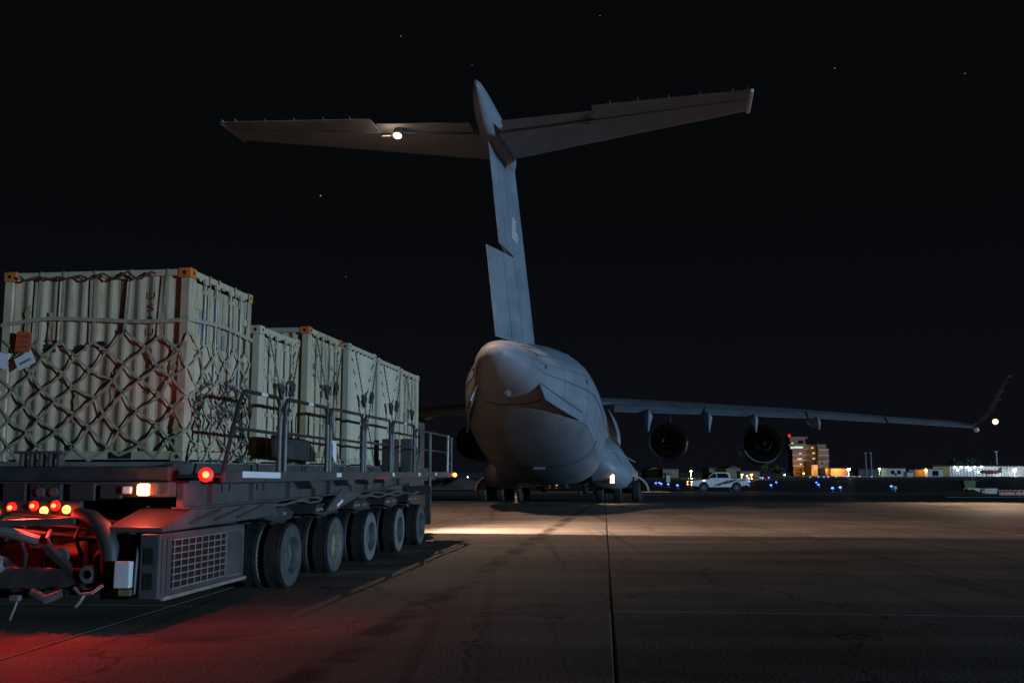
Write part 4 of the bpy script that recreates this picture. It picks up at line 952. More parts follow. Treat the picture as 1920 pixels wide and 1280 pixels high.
CONT = [  # x0, x1, s0, s1, z0, z1
    (-1.38, 1.22, 1.92, 4.0, 1.87, 4.36), (-1.22, 1.20, 4.42, 6.2, 1.87, 3.97), (-1.22, 1.22, 6.62, 8.58, 1.87, 4.27),
    (-1.22, 1.22, 9.08, 11.12, 1.87, 4.29), (-1.22, 1.22, 11.34, 13.33, 1.87, 4.25), (-1.22, 1.22, 13.48, 15.45, 1.87, 4.23)]
def build_cargo():
    L = ['sand container under a webbing net, nearest the camera, orange corner castings', 'lowest container, tucked close behind the netted one, chained across its doors',
         'container with one bright orange corner casting, third from the camera', 'pale ribbed container with a flat corrugated side, fourth from the camera',
         'ribbed container fifth from the camera, between two chained containers', 'farthest container at the front of the loader, with a yellowish door side']
    kinds = ['door', 'door', 'door', 'corr', 'corr', 'door']; ms = ['sand', 'sand_b', 'sand', 'sand_c', 'sand_c', 'sand_b']
    roots = []
    for i, c in enumerate(CONT):
        r = build_container('shipping_container', L[i], *c, ms[i], kinds[i], 'orange' if i in (0, 2) else ms[i], 'yellow' if i == 0 else ('red_dirt' if i == 2 else ms[i]))
        roots.append(r)
        # pallet
        p = thing('cargo_pallet', ['alloy pallet under the netted container', 'alloy pallet under the lowest container', 'alloy pallet under the container with one orange corner', 'alloy pallet under the fourth container from the camera', 'alloy pallet under the fifth container from the camera', 'alloy pallet under the farthest container'][i], 'pallet', lw(0, (c[2] + c[3]) / 2, 1.806), LR, 'pallets under the containers')
        MB().box(-1.37 if i else -1.42, 1.30, -1.07, 1.07, 0, .058).obj('pallet_plate', 'alu', p, bevel=.008)
        for sx in (-1.385 if i else -1.435, 1.315):
            MB().box(sx - .014, sx + .014, -1.1, 1.1, .004, .05).obj('pallet_rail', 'alu', p)
        for k in range(5):
            y = -.9 + k * .45; MB().box(1.33, 1.36, y - .04, y + .04, .01, .05).obj('tie_ring', 'galv', p)
    # marks on the netted container: vertical stencil, patches
    r = roots[0]; ox = (CONT[0][0] + CONT[0][1]) / 2; yn = -(CONT[0][3] - CONT[0][2]) / 2
    for k, ch in enumerate('USAU0114'):
        o = link('stencil_letter', text_mesh(ch, .13), r); o.rotation_euler = (R(90), 0, 0)
        o.location = (.78, yn + .0165, 2.14 - k * (.16 if k < 4 else .17) - (0 if k < 4 else .06))
    for (px, pz, w, h, m) in ((-.56, 1.50, .20, .16, 'stencil'), (-.2, 1.47, .10, .07, 'stencil'), (.1, 1.5, .06, .05, 'stencil')):
        b = MB()
        for q in range(9):
            a = random.uniform(-w, w) * .8; c = random.uniform(-h, h) * .5; rr = random.uniform(.02, .055)
            b.add([(px + a + rr * random.uniform(.6, 1.3) * math.cos(t), yn + .0155, pz + c + rr * .6 * random.uniform(.6, 1.3) * math.sin(t)) for t in [i * math.pi / 4 for i in range(8)]], [tuple(range(8))])
        o = b.obj('scuff_mark', m, r); tag(o, kind='stuff')
    xr = (CONT[0][1] - CONT[0][0]) / 2
    for dy, dz, w, h in ((-.72, 1.66, .10, .34), (-.56, 1.62, .07, .3), (.05, 1.55, .1, .2)):
        MB().box(xr - .017, xr - .012, dy, dy + w, dz, dz + h).obj('bare_patch', 'shine', r)
    MB().box(xr - .016, xr - .011, .74, .84, 1.2, 1.5).obj('rust_patch', 'rust', r)
    for (px, pz, w, h) in ((.38, 2.37, .30, .05), (-.95, 1.55, .05, .5), (-.62, 1.35, .035, .6), (.3, .7, .04, .45), (1.12, 1.0, .05, .5), (1.2, .35, .08, .4), (-.2, .5, .05, .4)):
        b = MB(); n_ = 10; y_ = yn + .016 if pz < 2.3 else yn - .0065
        if abs(px) > 1.1: y_ = yn - .001
        lft = [(px - w * random.uniform(.3, 1), pz + h * k / n_) for k in range(n_ + 1)]; rgt = [(px + w * random.uniform(.3, 1), pz + h * k / n_) for k in range(n_ + 1)]
        b.add([(x, y_, z) for x, z in lft] + [(x, y_, z) for x, z in rgt], [(k, k + 1, n_ + 2 + k, n_ + 1 + k) for k in range(n_)])
        b.obj('rust_streak', 'rust_soft', r)
    r3 = roots[2]; xr3 = 1.22
    MB().box(xr3 + .001, xr3 + .004, -.93, -.84, .48, .86).obj('blue_plate', 'glass', r3)
    for dz in (1.66, 1.48):
        o = link('stencil_letter', text_mesh('*', .34), r3); o.rotation_euler = (R(90), 0, R(90)); o.location = (xr3 - .014, -.62, dz)
    o = link('stencil_letter', text_mesh('USA', .13), r3); o.rotation_euler = (R(90), 0, R(90)); o.location = (xr3 - .014, .35, 1.8)
    r6 = roots[5]; MB().box(xr3 + .001, xr3 + .006, .35, .47, 1.0, 1.45).obj('bare_patch', 'white_tape', r6)
    MB().box(xr3 + .001, xr3 + .006, -.62, -.2, 1.05, 1.35).obj('data_plate', 'galv', r6)
    o = link('stencil_letter', text_mesh('V', .3), roots[3]); o.rotation_euler = (R(-90), 0, R(-90)); o.location = (1.22 - .018, .05, 1.28)
    build_net(); build_chains()

def build_net():
    x0, x1, s0, s1, z0, z1 = CONT[0]
    P = thing('cargo_net', 'olive webbing net with diamond mesh tied over the nearest container', 'cargo net', lw(0, 3, z0), LR)
    random.seed(11)
    W = x1 - x0; D = s1 - s0; H = z1 - z0; off = .008
    def pos(p, z, o=0.0):     # perimeter coordinate -> local point and normal
        zz = z - 0
        if p <= W: return Vector((x0 + p, s0 - 3 - off - o, zz)), Vector((0, -1, 0))
        return Vector((x1 + off + .02 + o, s0 - 3 + (p - W), zz)), Vector((1, 0, 0))
    def ribbon(pz, w, m, name='strap', th=.004):
        b = MB(); rings = []
        k = len(pz)
        for i, (p, z) in enumerate(pz):
            a, n = pos(p, z); 
            pa, _ = pos(*pz[max(i - 1, 0)]); pb, _ = pos(*pz[min(i + 1, k - 1)])
            t = (pb - pa)
            if t.length < 1e-6: continue
            t.normalize()
            if abs(p - W) < .03: n = Vector((.7, -.7, 0))
            sdir = n.cross(t); 
            if sdir.length < 1e-6: continue
            sdir.normalize(); sdir *= w / 2
            rings.append([a + sdir, a - sdir, a - sdir + n * th, a + sdir + n * th])
        if len(rings) > 1:
            b.loft(rings); return b.obj(name, m, P)
    per = W + D
    dx, dz = .445, .40
    ztop = 1.60      # local z where the diamonds begin
    J = {}
    def node(i, j):  # i: half-steps along perimeter; j: half rows downward
        if (i, j) not in J:
            J[(i, j)] = (i * dx / 2 + random.uniform(-.06, .06), ztop - j * dz / 2 + random.uniform(-.05, .05) - .05 * math.sin(i * .5))
        return J[(i, j)]
    nI = int(per / (dx / 2)) + 1; nJ = 8
    def clip(pz):
        out = []
        for k in range(len(pz) - 1):
            (pa, za), (pb, zb) = pz[k], pz[k + 1]
            n = 4; 
            for q in range(n): out.append((pa + (pb - pa) * q / n, za + (zb - za) * q / n - .012 * math.sin(math.pi * q / n)))
            if (pa - W) * (pb - W) < 0:
                t = (W - pa) / (pb - pa); out.append((W, za + (zb - za) * t))
        out.append(pz[-1])
        out = [q for q in out if 0 <= q[0] <= per and q[1] > -.05]
        out.sort(key=lambda q: q[0])
        return out
    for st in range(-nJ, nI + nJ, 2):
        for sgn in (1, -1):
            pz = []
            for j in range(nJ + 1):
                i = st + sgn * j
                if 0 <= i <= nI: pz.append(node(i, j))
            pz = clip(pz) if len(pz) > 1 else []
            if len(pz) > 1: ribbon(pz, .034 if random.random() < .7 else .028, 'net')
    # top horizontal strap round both faces
    pz = [(p, 1.83 + (.03 * math.sin(p * 2.2) - .09 * max(0, .55 - p) ** 1.0)) for p in [i * per / 40 for i in range(41)]]
    pz.append((W, 1.83)); pz.sort(); ribbon(pz, .05, 'net', 'top_strap', .012)
    # hangers from the roof edge to the diamonds
    for i in range(0, nI + 1, 2):
        p, z = node(i, 0)
        if not (0.02 < p < per - .02) or abs(p - W) < .1: continue
        d = random.uniform(-.04, .04)
        ribbon([(p + d * 1.5, H + .0), (p + d, 2.2), (p + d * .4, 1.85), (p, z)], .032, 'net', 'hanger_strap')
    # loose draped rope along the top edge
    pts = []
    for k in range(30):
        p = .25 + k * (W - .7) / 29; pts.append(Vector((x0 + p, s0 - 3 - .05, H - .06 - .05 * abs(math.sin(k * .55)) - .03 * math.sin(k * 1.3))))
    MB().tube(pts, .014, 6).obj('loose_rope', 'net_dark', P, smooth=True)
    # hanging tangle of rope on the door side, low
    for k in range(26):
        y = random.uniform(-.9, 1.0); z = random.uniform(.05, 1.25); pts = []
        ln = random.uniform(.25, .6); ph = random.uniform(0, 6)
        for q in range(7):
            t = q / 6; pts.append((x1 + .06 + .05 * math.sin(ph + q * 1.3), y + .16 * math.sin(ph + t * 4.5) + .1 * t, max(.02, z - ln * t)))
        MB().tube(pts, .011, 5).obj('hanging_rope', 'net_dark', P, smooth=True)
    for k in range(7):
        p0 = random.choice(list(J.values()))
        if p0[0] < 0 or p0[0] > W or p0[1] < .1: continue
        a, n = pos(*p0, .012); MB().lathe([(-.006, .028), (.006, .028), (.006, .018), (-.006, .018), (-.006, .028)], a, n, 14).obj('ring', 'galv', P)
    random.seed(5)
    # tags tied on the net
    t = thing('hazard_placard', 'orange-red placard tied to the net at far left', 'placard', lw(x0 + .36, s0 - .055, z0 + 1.42), LR)
    MB().box(-.11, .10, 0, .006, 0, .27, rot=(0, .06, 0)).obj('card', 'red_dirt', t)
    for k in range(3): MB().box(-.08, .07, -.004, -.001, .06 + k * .07, .075 + k * .07, rot=(0, .06, 0)).obj('print_line', 'rust', t)
    t = thing('shipping_paper', 'white tilted shipping paper hanging below the orange-red placard', 'paper', lw(x0 + .40, s0 - .06, z0 + 1.22), LR)
    MB().box(-.13, .13, 0, .004, 0, .17, rot=(0, -.45, 0)).obj('sheet', 'paper', t)
    MB().box(-.07, .09, -.004, -.002, .06, .09, rot=(0, -.45, 0)).obj('print_line', 'galv', t)
    t = thing('shipping_paper', 'white paper at the left frame edge on the net', 'paper', lw(x0 + .03, s0 - .06, z0 + 1.22), LR)
    MB().box(-.13, .13, 0, .004, 0, .2, rot=(0, .2, 0)).obj('sheet', 'paper', t)
    t = thing('shipping_paper', 'small white tag low on the left of the net', 'paper', lw(x0 + .06, s0 - .06, z0 + .86), LR)
    MB().box(-.035, .035, 0, .004, 0, .06, rot=(0, .5, 0)).obj('sheet', 'paper', t)

def build_chains():
    random.seed(3)
    nm = ['lowest container', 'container with one orange corner', 'fourth container', 'fifth container', 'farthest container']
    for k, ci in enumerate((1, 2, 3, 4, 5)):
        x0, x1, s0, s1, z0, z1 = CONT[ci]
        for q, (a, b_, za, zb, bind) in enumerate(((s0 + .22, s1 - .45, z1 - .15, z0 + .02, .42), (s1 - .2, s0 + .5, z1 - .2, z0 + .02, .36))):
            if ci == 5 and q == 1: continue
            P = thing('tie_down_chain', 'tie-down chain on the %s, hooked at its %s top corner' % (nm[k], 'near' if q == 0 else 'far'), 'chain', lw(x1, a, z0), LR, 'chains lashing the containers')
            p0 = Vector((.07, 0, za - z0)); p1 = Vector((.13, b_ - a, zb - z0)); n = 54; pts = []; rs = []
            for i in range(n + 1):
                t = i / n; p = p0.lerp(p1, t); p.x += .015 * math.sin(t * 3.14)
                p.z -= .05 * math.sin(t * math.pi); pts.append(p); rs.append(.017 if i % 2 else .009)
            MB().tube(pts, rs, 6).obj('chain', 'chain', P)
            c = p0.lerp(p1, bind); dirv = (p1 - p0).normalized()
            MB().bar(c - dirv * .14, c + dirv * .14, .06, .07).obj('binder', 'net_dark', P, bevel=.012)
            for w in range(5):
                pts = []
                rr = .05 + .02 * random.random()
                for i in range(10):
                    an = i / 9 * 2 * math.pi; pts.append(c + Vector((.03 + .02 * math.sin(an * 2), rr * math.cos(an), rr * 1.3 * math.sin(an) - .05 + .02 * w)))
                MB().tube(pts, .012, 5).obj('chain_loop', 'net_dark', P)
            pts = [c + Vector((.03, .05, -.05 - .05 * i + 0 * i)) + Vector((.01 * math.sin(i * 2), 0, 0)) for i in range(6)]
            MB().tube(pts, .012, 5).obj('chain_tail', 'chain', P)
    # white rag on the rail
    t = thing('white_rag', 'white cloth rag hanging from the rail by the third container', 'rag', lw(1.84, 6.28, 2.26), LR)
    g = []; n = 7
    for i in range(n + 1):
        u = i / n; w = .14 * (1 - u * .75) + .01
        g.append([(.01 * math.sin(j * 2 + i), -w + 2 * w * j / 5 + .04 * u, -u * .36) for j in range(6)])
    b = MB().add([p for r_ in g for p in r_], [(i * 6 + j, i * 6 + j + 1, (i + 1) * 6 + j + 1, (i + 1) * 6 + j) for i in range(n) for j in range(5)])
    o = b.obj('cloth', 'paper', t, smooth=True); so = o.modifiers.new('solid', 'SOLIDIFY'); so.thickness = .004

# ================================================================== airfield background
ORD = ['first', 'second', 'third', 'fourth', 'fifth', 'sixth', 'seventh', 'eighth', 'ninth']
BLUE = ['blue light, %s from left in the cluster between main gear and pickup' % ORD[i] for i in range(5)]
BLUE += ['tiny blue light nearest the tail of the pickup, upper one', 'blue light nearest the tail of the pickup, lower one', 'tiny blue light, left one of the close pair right of the pickup', 'tiny blue light, right one of the close pair right of the pickup',
         'tiny blue light below the green-lit tree', 'blue light right of the pickup, upper one of the large pair', 'blue light right of the pickup, lower one of the large pair']
BLUE += ['tiny far blue light, %s from left in the row before the tower' % ORD[i] for i in range(9)]
BLUE += ['blue light below the tower, upper one of a slanted pair', 'blue light below the tower, lower one of a slanted pair', 'largest blue light right of the tower base, with a streak on the ground', 'bright blue light just right of the largest one', 'bright lone blue light above the white edge marker',
         'tiny blue light below the white garage', 'tiny blue light at the left end of the lit terminal', 'blue light just left of the olive bin', 'small blue light at far left beyond the left main gear']
def build_taxi_lights():
    px = [(1227, 903.9), (1233.5, 903.3), (1237, 905), (1250, 905.8), (1267, 907.8), (1399, 894.8), (1400, 902), (1421.7, 895), (1426, 895), (1437, 894.7), (1450.5, 902.4), (1440.6, 907.5),
          (1514, 893.8), (1529, 893.6), (1539.7, 893.6), (1547, 893.6), (1562, 893), (1577, 892), (1582.5, 892.8), (1606, 892.6), (1628.4, 892.8), (1525, 902.8), (1529, 906.7), (1554.6, 912.6), (1569, 911.3), (1664, 909.4), (1731, 892), (1776, 891), (1801.7, 909.4), (875, 904.7)]
    spots = []
    for u, v in px:                       # surveyed ground positions
        D = (CAM_H - .36) * 1867 / (v - 885); spots.append(((u - 960) / 1867 * D, D))
    base = MB().lathe([(0, .14), (.03, .14), (.05, .06), (.26, .05), (.28, .09), (.29, 0)], (0, 0, 0), (0, 0, 1), 12).mesh('light_base', 'pole', True)
    dome = MB().lathe([(.29, .085), (.36, .085), (.42, .06), (.45, 0)], (0, 0, 0), (0, 0, 1), 12).mesh('blue_dome', 'em_blue', True)
    for i, (x, y) in enumerate(spots):
        near = y < 150
        t = thing('taxiway_light', BLUE[i], 'taxiway light', (x, y, -.06), 0, 'near blue taxiway lights' if near else 'far blue taxiway lights')
        link('light_base', base, t); o = link('blue_dome', dome, t)
        k = 1.45 if near else 2.2
        t.scale = (k, k, 1.0 if near else 1.25)

def build_pickup():
    P = thing('pickup_truck', 'white four-door pickup with black side graphics driving left behind the aircraft', 'pickup', (19.2, 94.0, -.046), R(180 + 4))
    # local: +x forward; body built along x, width y, then faces left in the picture
    hw = .9
    prof = [(2.62, .55), (2.66, .78), (2.55, 1.02), (1.35, 1.16), (.72, 1.2), (.3, 1.2), (-2.6, 1.2), (-2.66, 1.1), (-2.62, .62), (-2.2, .55)]
    def arch(cx, r, n=10): return [(cx - r * math.cos(math.pi * i / n) , .42 + r * math.sin(math.pi * i / n)) for i in range(n + 1)]
    low = [(-2.2, .55)] + [(p[0], max(p[1], .45)) for p in arch(-1.55, .47)] + [(-.95, .4), (1.0, .4)] + [(p[0], max(p[1], .45)) for p in arch(1.55, .47)] + [(2.2, .5)]
    pts = prof[:-1] + low
    b = MB(); rings = []
    for y, k in ((-hw, .97), (-hw + .06, 1.0), (hw - .06, 1.0), (hw, .97)):
        rings.append([(p[0] * (1 if abs(y) < hw else .995), y, p[1] if p[1] < .9 or k == 1 else p[1] - .04) for p in pts])
    b.loft(rings); b.obj('body', 'car_white', P, bevel=.02)
    cab = [(1.32, 1.16), (.62, 1.72), (.4, 1.78), (-.75, 1.78), (-.95, 1.72), (-1.05, 1.2)]
    b = MB(); rings = []
    for y, k in ((-hw + .04, 0), (-hw + .2, 1), (hw - .2, 1), (hw - .04, 0)):
        rings.append([(p[0], y, p[1] if (p[1] < 1.3 or k) else 1.2 + (p[1] - 1.2) * .06 if False else p[1]) for p in cab])
    def taper(z): return hw - .03 - max(0, z - 1.2) * .28
    v = [(p[0], -taper(p[1]), p[1]) for p in cab] + [(p[0], taper(p[1]), p[1]) for p in cab]; n = len(cab)
    b = MB().add(v, [tuple(range(n)), tuple(range(n, 2 * n))[::-1]] + [(i, n + i, n + (i + 1) % n, (i + 1) % n) for i in range(n)])
    b.obj('cabin', 'car_white', P, bevel=.03)
    for sg in (1, -1):
        def win(q): return [(x, sg * (taper(z) + .008), z) for x, z in q]
        MB().plate(win([(1.08, 1.26), (.55, 1.66), (.32, 1.68), (.3, 1.26)]), .012).obj('window', 'glass', P)
        MB().plate(win([(.22, 1.26), (.22, 1.68), (-.62, 1.68), (-.82, 1.52), (-.86, 1.26)]), .012).obj('window', 'glass', P)
        for x in (1.55, -1.55):
            w = MB().lathe([(-.1, .2), (-.11, .3), (-.09, .37), (.09, .37), (.11, .3), (.1, .2)], (x, sg * (hw - .1), .38), (0, sg, 0), 24).obj('wheel', 'rubber', P, smooth=True)
            rm = MB().lathe([(.1, .235), (.09, .22), (.06, .2), (.05, 0)], (x, sg * (hw - .1), .38), (0, sg, 0), 20)
            rm.obj('rim', 'car_black', w, smooth=True)
            for k in range(6):
                a = k * math.pi / 3
                MB().bar((x, sg * (hw + .0), .38), (x + .21 * math.cos(a), sg * (hw + .0), .38 + .21 * math.sin(a)), .055, .02, up=(0, 1, 0)).obj('spoke', 'alloy', w)
        MB().box(-.9, .95, sg * hw - .03, sg * hw + .03, .36, .43).obj('side_step', 'car_black', P)
        for x in (.15, -.75): MB().box(x, x + .18, sg * (hw + .003) - .012, sg * (hw + .003) + .012, 1.02, 1.06).obj('door_handle', 'car_black', P)
        MB().box(.98, 1.16, sg * (hw + .1) - .08, sg * (hw + .1) + .08, 1.16, 1.34).obj('mirror', 'car_black', P, bevel=.02)
        # black side graphics: slanted shards
        for q in (((.1, .55), (.5, .62), (-.6, .98), (-.95, .98)), ((.55, .5), (.75, .5), (.1, .72), (-.05, .7)), ((-.3, .72), (-.45, .66), (-1.25, 1.06), (-1.0, 1.08)), ((-.6, .66), (-.9, .75), (-1.7, 1.12), (-1.3, 1.12)), ((-1.35, .98), (-2.3, 1.12), (-2.45, 1.04), (-1.75, .95))):
            MB().plate([(x, sg * (hw + .0045), z) for x, z in q], .006).obj('side_graphic', 'car_black', P)
        MB().box(2.46, 2.67, sg * .72 - .16, sg * .72 + .16, .82, .96).obj('headlamp', 'em_amber', P, bevel=.03)
        MB().box(2.58, 2.68, sg * .74 - .12, sg * .74 + .12, .62, .72).obj('fog_lamp', 'em_warm_s', P, bevel=.03)
        MB().box(-2.68, -2.55, sg * .8 - .09, sg * .8 + .09, .82, 1.1).obj('tail_lamp', 'em_redhot' if sg < 0 else 'red_dirt', P, bevel=.02)
    MB().box(1.42, 1.6, .895, .93, .98, 1.06).obj('side_lamp', 'em_amber', P)
    MB().box(1.42, 1.6, -.93, -.895, .98, 1.06).obj('side_lamp', 'em_amber', P)
    MB().box(2.60, 2.72, -.78, .78, .42, .62).obj('front_bumper', 'car_white', P, bevel=.04)
    MB().box(-2.78, -2.62, -.8, .8, .5, .68).obj('rear_bumper', 'car_white', P, bevel=.03)
    MB().box(2.6, 2.675, -.5, .5, .75, .95).obj('grille', 'car_black', P)
    MB().plate([(1.38, -.72, 1.22), (1.38, .72, 1.22), (.7, .6, 1.69), (.7, -.6, 1.69)], .015).obj('windscreen', 'glass', P)
    lamp('headlight', 'SPOT', (2.9, 0, .85), 5000, (1, .6, .32), P, .1, aim((1, 0, -.06)), R(60), .6)
    lamp('tail_light_and_fill', 'POINT', (-2.9, 0, .9), 10, (1, .15, .08), P, .1)

def px_at(u, v, D):
    th = math.atan(245 / 1867.0); b = (640 - v) / 1867; f = math.cos(th) - math.sin(th) * b; up = math.sin(th) + math.cos(th) * b
    return Vector(((u - 960) / 1867 / f * D, D, CAM_H + up / f * D))
def block(name, m, P, x0, x1, y0, y1, z0, z1, bevel=0): return MB().box(x0, x1, y0, y1, z0, z1).obj(name, m, P, bevel=bevel)
def build_tower():
    D = 500; k = D / 1867.0
    P = thing('control_tower_building', 'airport control tower block with orange-lit base and red beacon', 'building', (px_at(1510, 893, D).x, D, -.06), 0)
    X = lambda u: (u - 1510) * k * 1.005
    Z = lambda v: (887 - v) * k
    def fl(nm, m, u0, u1, v0, v1, y0=0, y1=10): return block(nm, m, P, X(u0), X(u1), y0, y1, Z(v1), Z(v0))
    fl('tower_shaft', 'concrete_w', 1488, 1509, 838, 873, 0, 8)
    for u in (1488.5, 1504.5): fl('base_pillar', 'concrete_w', u, u + 4, 873, 893, .2, 7)
    fl('base_recess', 'brown_w', 1492.5, 1504.5, 873, 893, 3, 8)
    fl('base_beam', 'concrete_w', 1487, 1510, 879, 881, -.2, 8)
    fl('gallery', 'concrete_w', 1480, 1513, 828, 832, -1, 9)
    fl('control_cab', 'concrete_w', 1484, 1512, 817.5, 828, 0, 8)
    fl('cab_window', 'glass', 1499.5, 1509, 821, 827, -.12, -.02)
    fl('cab_window', 'em_win', 1486.5, 1490, 825.5, 827.5, -.12, -.02)
    fl('cab_roof', 'concrete_w', 1482, 1516, 815, 817.5, -1, 9)
    fl('lit_window_band', 'em_win_g', 1490.5, 1507.5, 832.5, 836, -.12, 0)
    fl('lit_window_band', 'em_win_g', 1484.5, 1489.5, 833, 836.5, -.12, 0)
    fl('floor_slab', 'concrete_w', 1484, 1509, 832, 838, .02, 7.8)
    for v in (848, 858, 868): fl('floor_band', 'white_w', 1487.6, 1509.4, v, v + .8, -.15, 7)
    for u, v in ((1500, 844.5), (1500.5, 854.5), (1496.5, 854.6), (1500.5, 864.5)): fl('lit_window', 'em_win', u, u + 4.2, v, v + 2, -.1, 0)
    b = fl('annex', 'concrete_w', 1510, 1536, 829, 893, 4, 14)
    fl('annex_wing', 'concrete_w', 1537, 1556, 836, 893, 1, 12); fl('annex_parapet', 'concrete_w', 1537, 1553, 828.5, 836, 2, 12)
    for v in (838, 848.5, 859): fl('floor_band', 'white_w', 1537.5, 1556.4, v, v + .9, .8, 1.4); fl('floor_band', 'white_w', 1512, 1532, v - 1, v - .2, 3.8, 4.4)
    for u, v, m in ((1527, 833.5, 'em_win'), (1529, 843.6, 'em_win'), (1529, 853.6, 'em_win')): fl('lit_window', m, u, u + 4.6, v, v + 2.2, 3.85, 3.98)
    fl('orange_hall', 'concrete_w', 1531, 1547.5, 858, 876, -4, 1); fl('orange_hall_wing', 'concrete_w', 1525, 1547, 869, 882, -5, 1)
    fl('hall_window', 'glass', 1535, 1539, 863, 866, -4.1, -3.98)
    fl('white_annex', 'white_w', 1516.5, 1524, 867, 889, -8, -5)
    bc = MB().cyl((X(1484.5), 2, Z(815)), (X(1484.5), 2, Z(811)), .25, n=8).obj('beacon_mast', 'pole', P)
    MB().lathe([(0, .6), (.8, .65), (1.2, .4), (1.3, 0)], (X(1485), 2, Z(814.5)), (0, 0, 1), 12).obj('red_beacon', 'em_red', P, smooth=True)
    MB().cyl((X(1541.5), 6, Z(828.5)), (X(1541.5), 6, Z(824)), .08, n=6).obj('antenna', 'pole', P)
    lamp('orange_wash', 'POINT', (X(1528), -13, 4), 1700, (1, .38, .06), P, .5)
    lamp('orange_wash', 'POINT', (X(1498), -6, 2.5), 1500, (1, .42, .08), P, .4)
    lb = MB().lathe([(0, .0), (.05, .45), (.4, .5), (.5, 0)], (X(1501.5), -5, 1.2), (0, -1, 0), 12).obj('orange_lamp', 'em_orange', P, smooth=True)
    lamp('tower_wash', 'SPOT', (X(1520), -70, 2), 700, (1, .8, .68), P, 1, aim((0, 1, .22)), R(40), .6)

def small_building(name, label, u0, u1, v0, D, m, depth=10, roof='flat', windows=(), wm='glass', cat='building', v1=890):
    k = D / 1867.0; uc = (u0 + u1) / 2; P = thing(name, label, cat, (px_at(uc, 885, D).x, D, -.06), 0)
    w = (u1 - u0) * k / 2; h = (887 - v0) * k + 1.0
    MB().box(-w, w, 0, depth, 0, h).obj('wall', m, P)
    if roof == 'flat': MB().box(-w - .2, w + .2, -.2, depth + .2, h + .003, h + .35).obj('roof', 'roof_d', P)
    elif roof == 'gable':
        MB().prism([(-w - .3, h), (w + .3, h), (0, h + w * .42)], -.3, depth + .3, 'y').obj('roof', 'roof_d', P)
    elif roof == 'shed': MB().prism([(-.4, h), (depth + .4, h + .8), (depth + .4, h + 1.0), (-.4, h + .25)], -w - .3, w + .3, 'x').obj('roof', 'roof_d', P)
    for (a, z, ww, hh) in windows:
        f = MB().box(-w + a * 2 * w - ww / 2, -w + a * 2 * w + ww / 2, -.06, -.005, z, z + hh).obj('window', wm, P)
    return P, w, h
def lamp_post(label, u, v, D, em, energy, col, head=.35, group=None, power_z=None):
    p = px_at(u, v, D)
    P = thing('lamp_post', label, 'lamp post', (p.x, D, -.06), 0, group)
    h = p.z
    MB().tube([(0, 0.25, 0), (0, .25, h - .2), (0, .2, h + .1), (0, 0, h + .2)], [.11, .08, .07, .06], 8).obj('pole', 'pole', P, smooth=True)
    MB().box(-head, head, -.25, .25, h + .06, h + .2).obj('lamp_head', 'pole', P, bevel=.03)
    MB().lathe([(0, head * .9), (.08, head * .85), (head * .7, head * .5), (head * .85, 0)], (0, -.05, h + .058), (0, -.45, -1), 12).obj('bulb', em, P, smooth=True)
    if energy: lamp('street_light', 'POINT', (0, -.9, h - .9), energy * .35, col, P, .3)
    return P
def tree(label, u, v_top, D, wpx, seed, cat='tree', group=None, name='tree'):
    rnd = random.Random(seed); k = D / 1867.0
    x = px_at(u, 885, D).x; h = (887 - v_top) * k + 1.2; rad = wpx * k / 2
    P = thing(name, label, cat, (x, D, -.06), 0, group)
    b = MB().tube([(0, 0, 0), (.1, 0, h * .3), (-.05, 0, h * .6)], [h * .05, h * .035, h * .02], 7)
    tr = b.obj('trunk', 'bark', P, smooth=True)
    for q in range(4):
        a = rnd.uniform(0, 6.28); MB().tube([(0, 0, h * .35), (rad * .5 * math.cos(a), rad * .5 * math.sin(a), h * .65)], [h * .02, h * .008], 5).obj('limb', 'bark', tr)
    b = MB()
    cl = [(rnd.gauss(0, .42) * rad, rnd.gauss(0, .4) * rad, h * rnd.uniform(.42, .9), rad * rnd.uniform(.25, .5)) for _ in range(11)]
    for c in cl:
        for q in range(60):
            d = Vector((rnd.gauss(0, 1), rnd.gauss(0, 1), rnd.gauss(0, 1))).normalized() * c[3] * rnd.random() ** .4
            o = Vector(c[:3]) + d; sz = rad * .10 * rnd.uniform(.6, 1.4); m = Euler((rnd.uniform(0, 6), rnd.uniform(0, 6), 0)).to_matrix()
            b.add([o + m @ Vector(p) for p in ((-sz, -sz * .5, 0), (sz, -sz * .5, 0), (sz * .4, sz, 0), (-sz * .5, sz * .7, 0))], [(0, 1, 2, 3)])
    c = b.obj('crown', 'leaf', P); return P

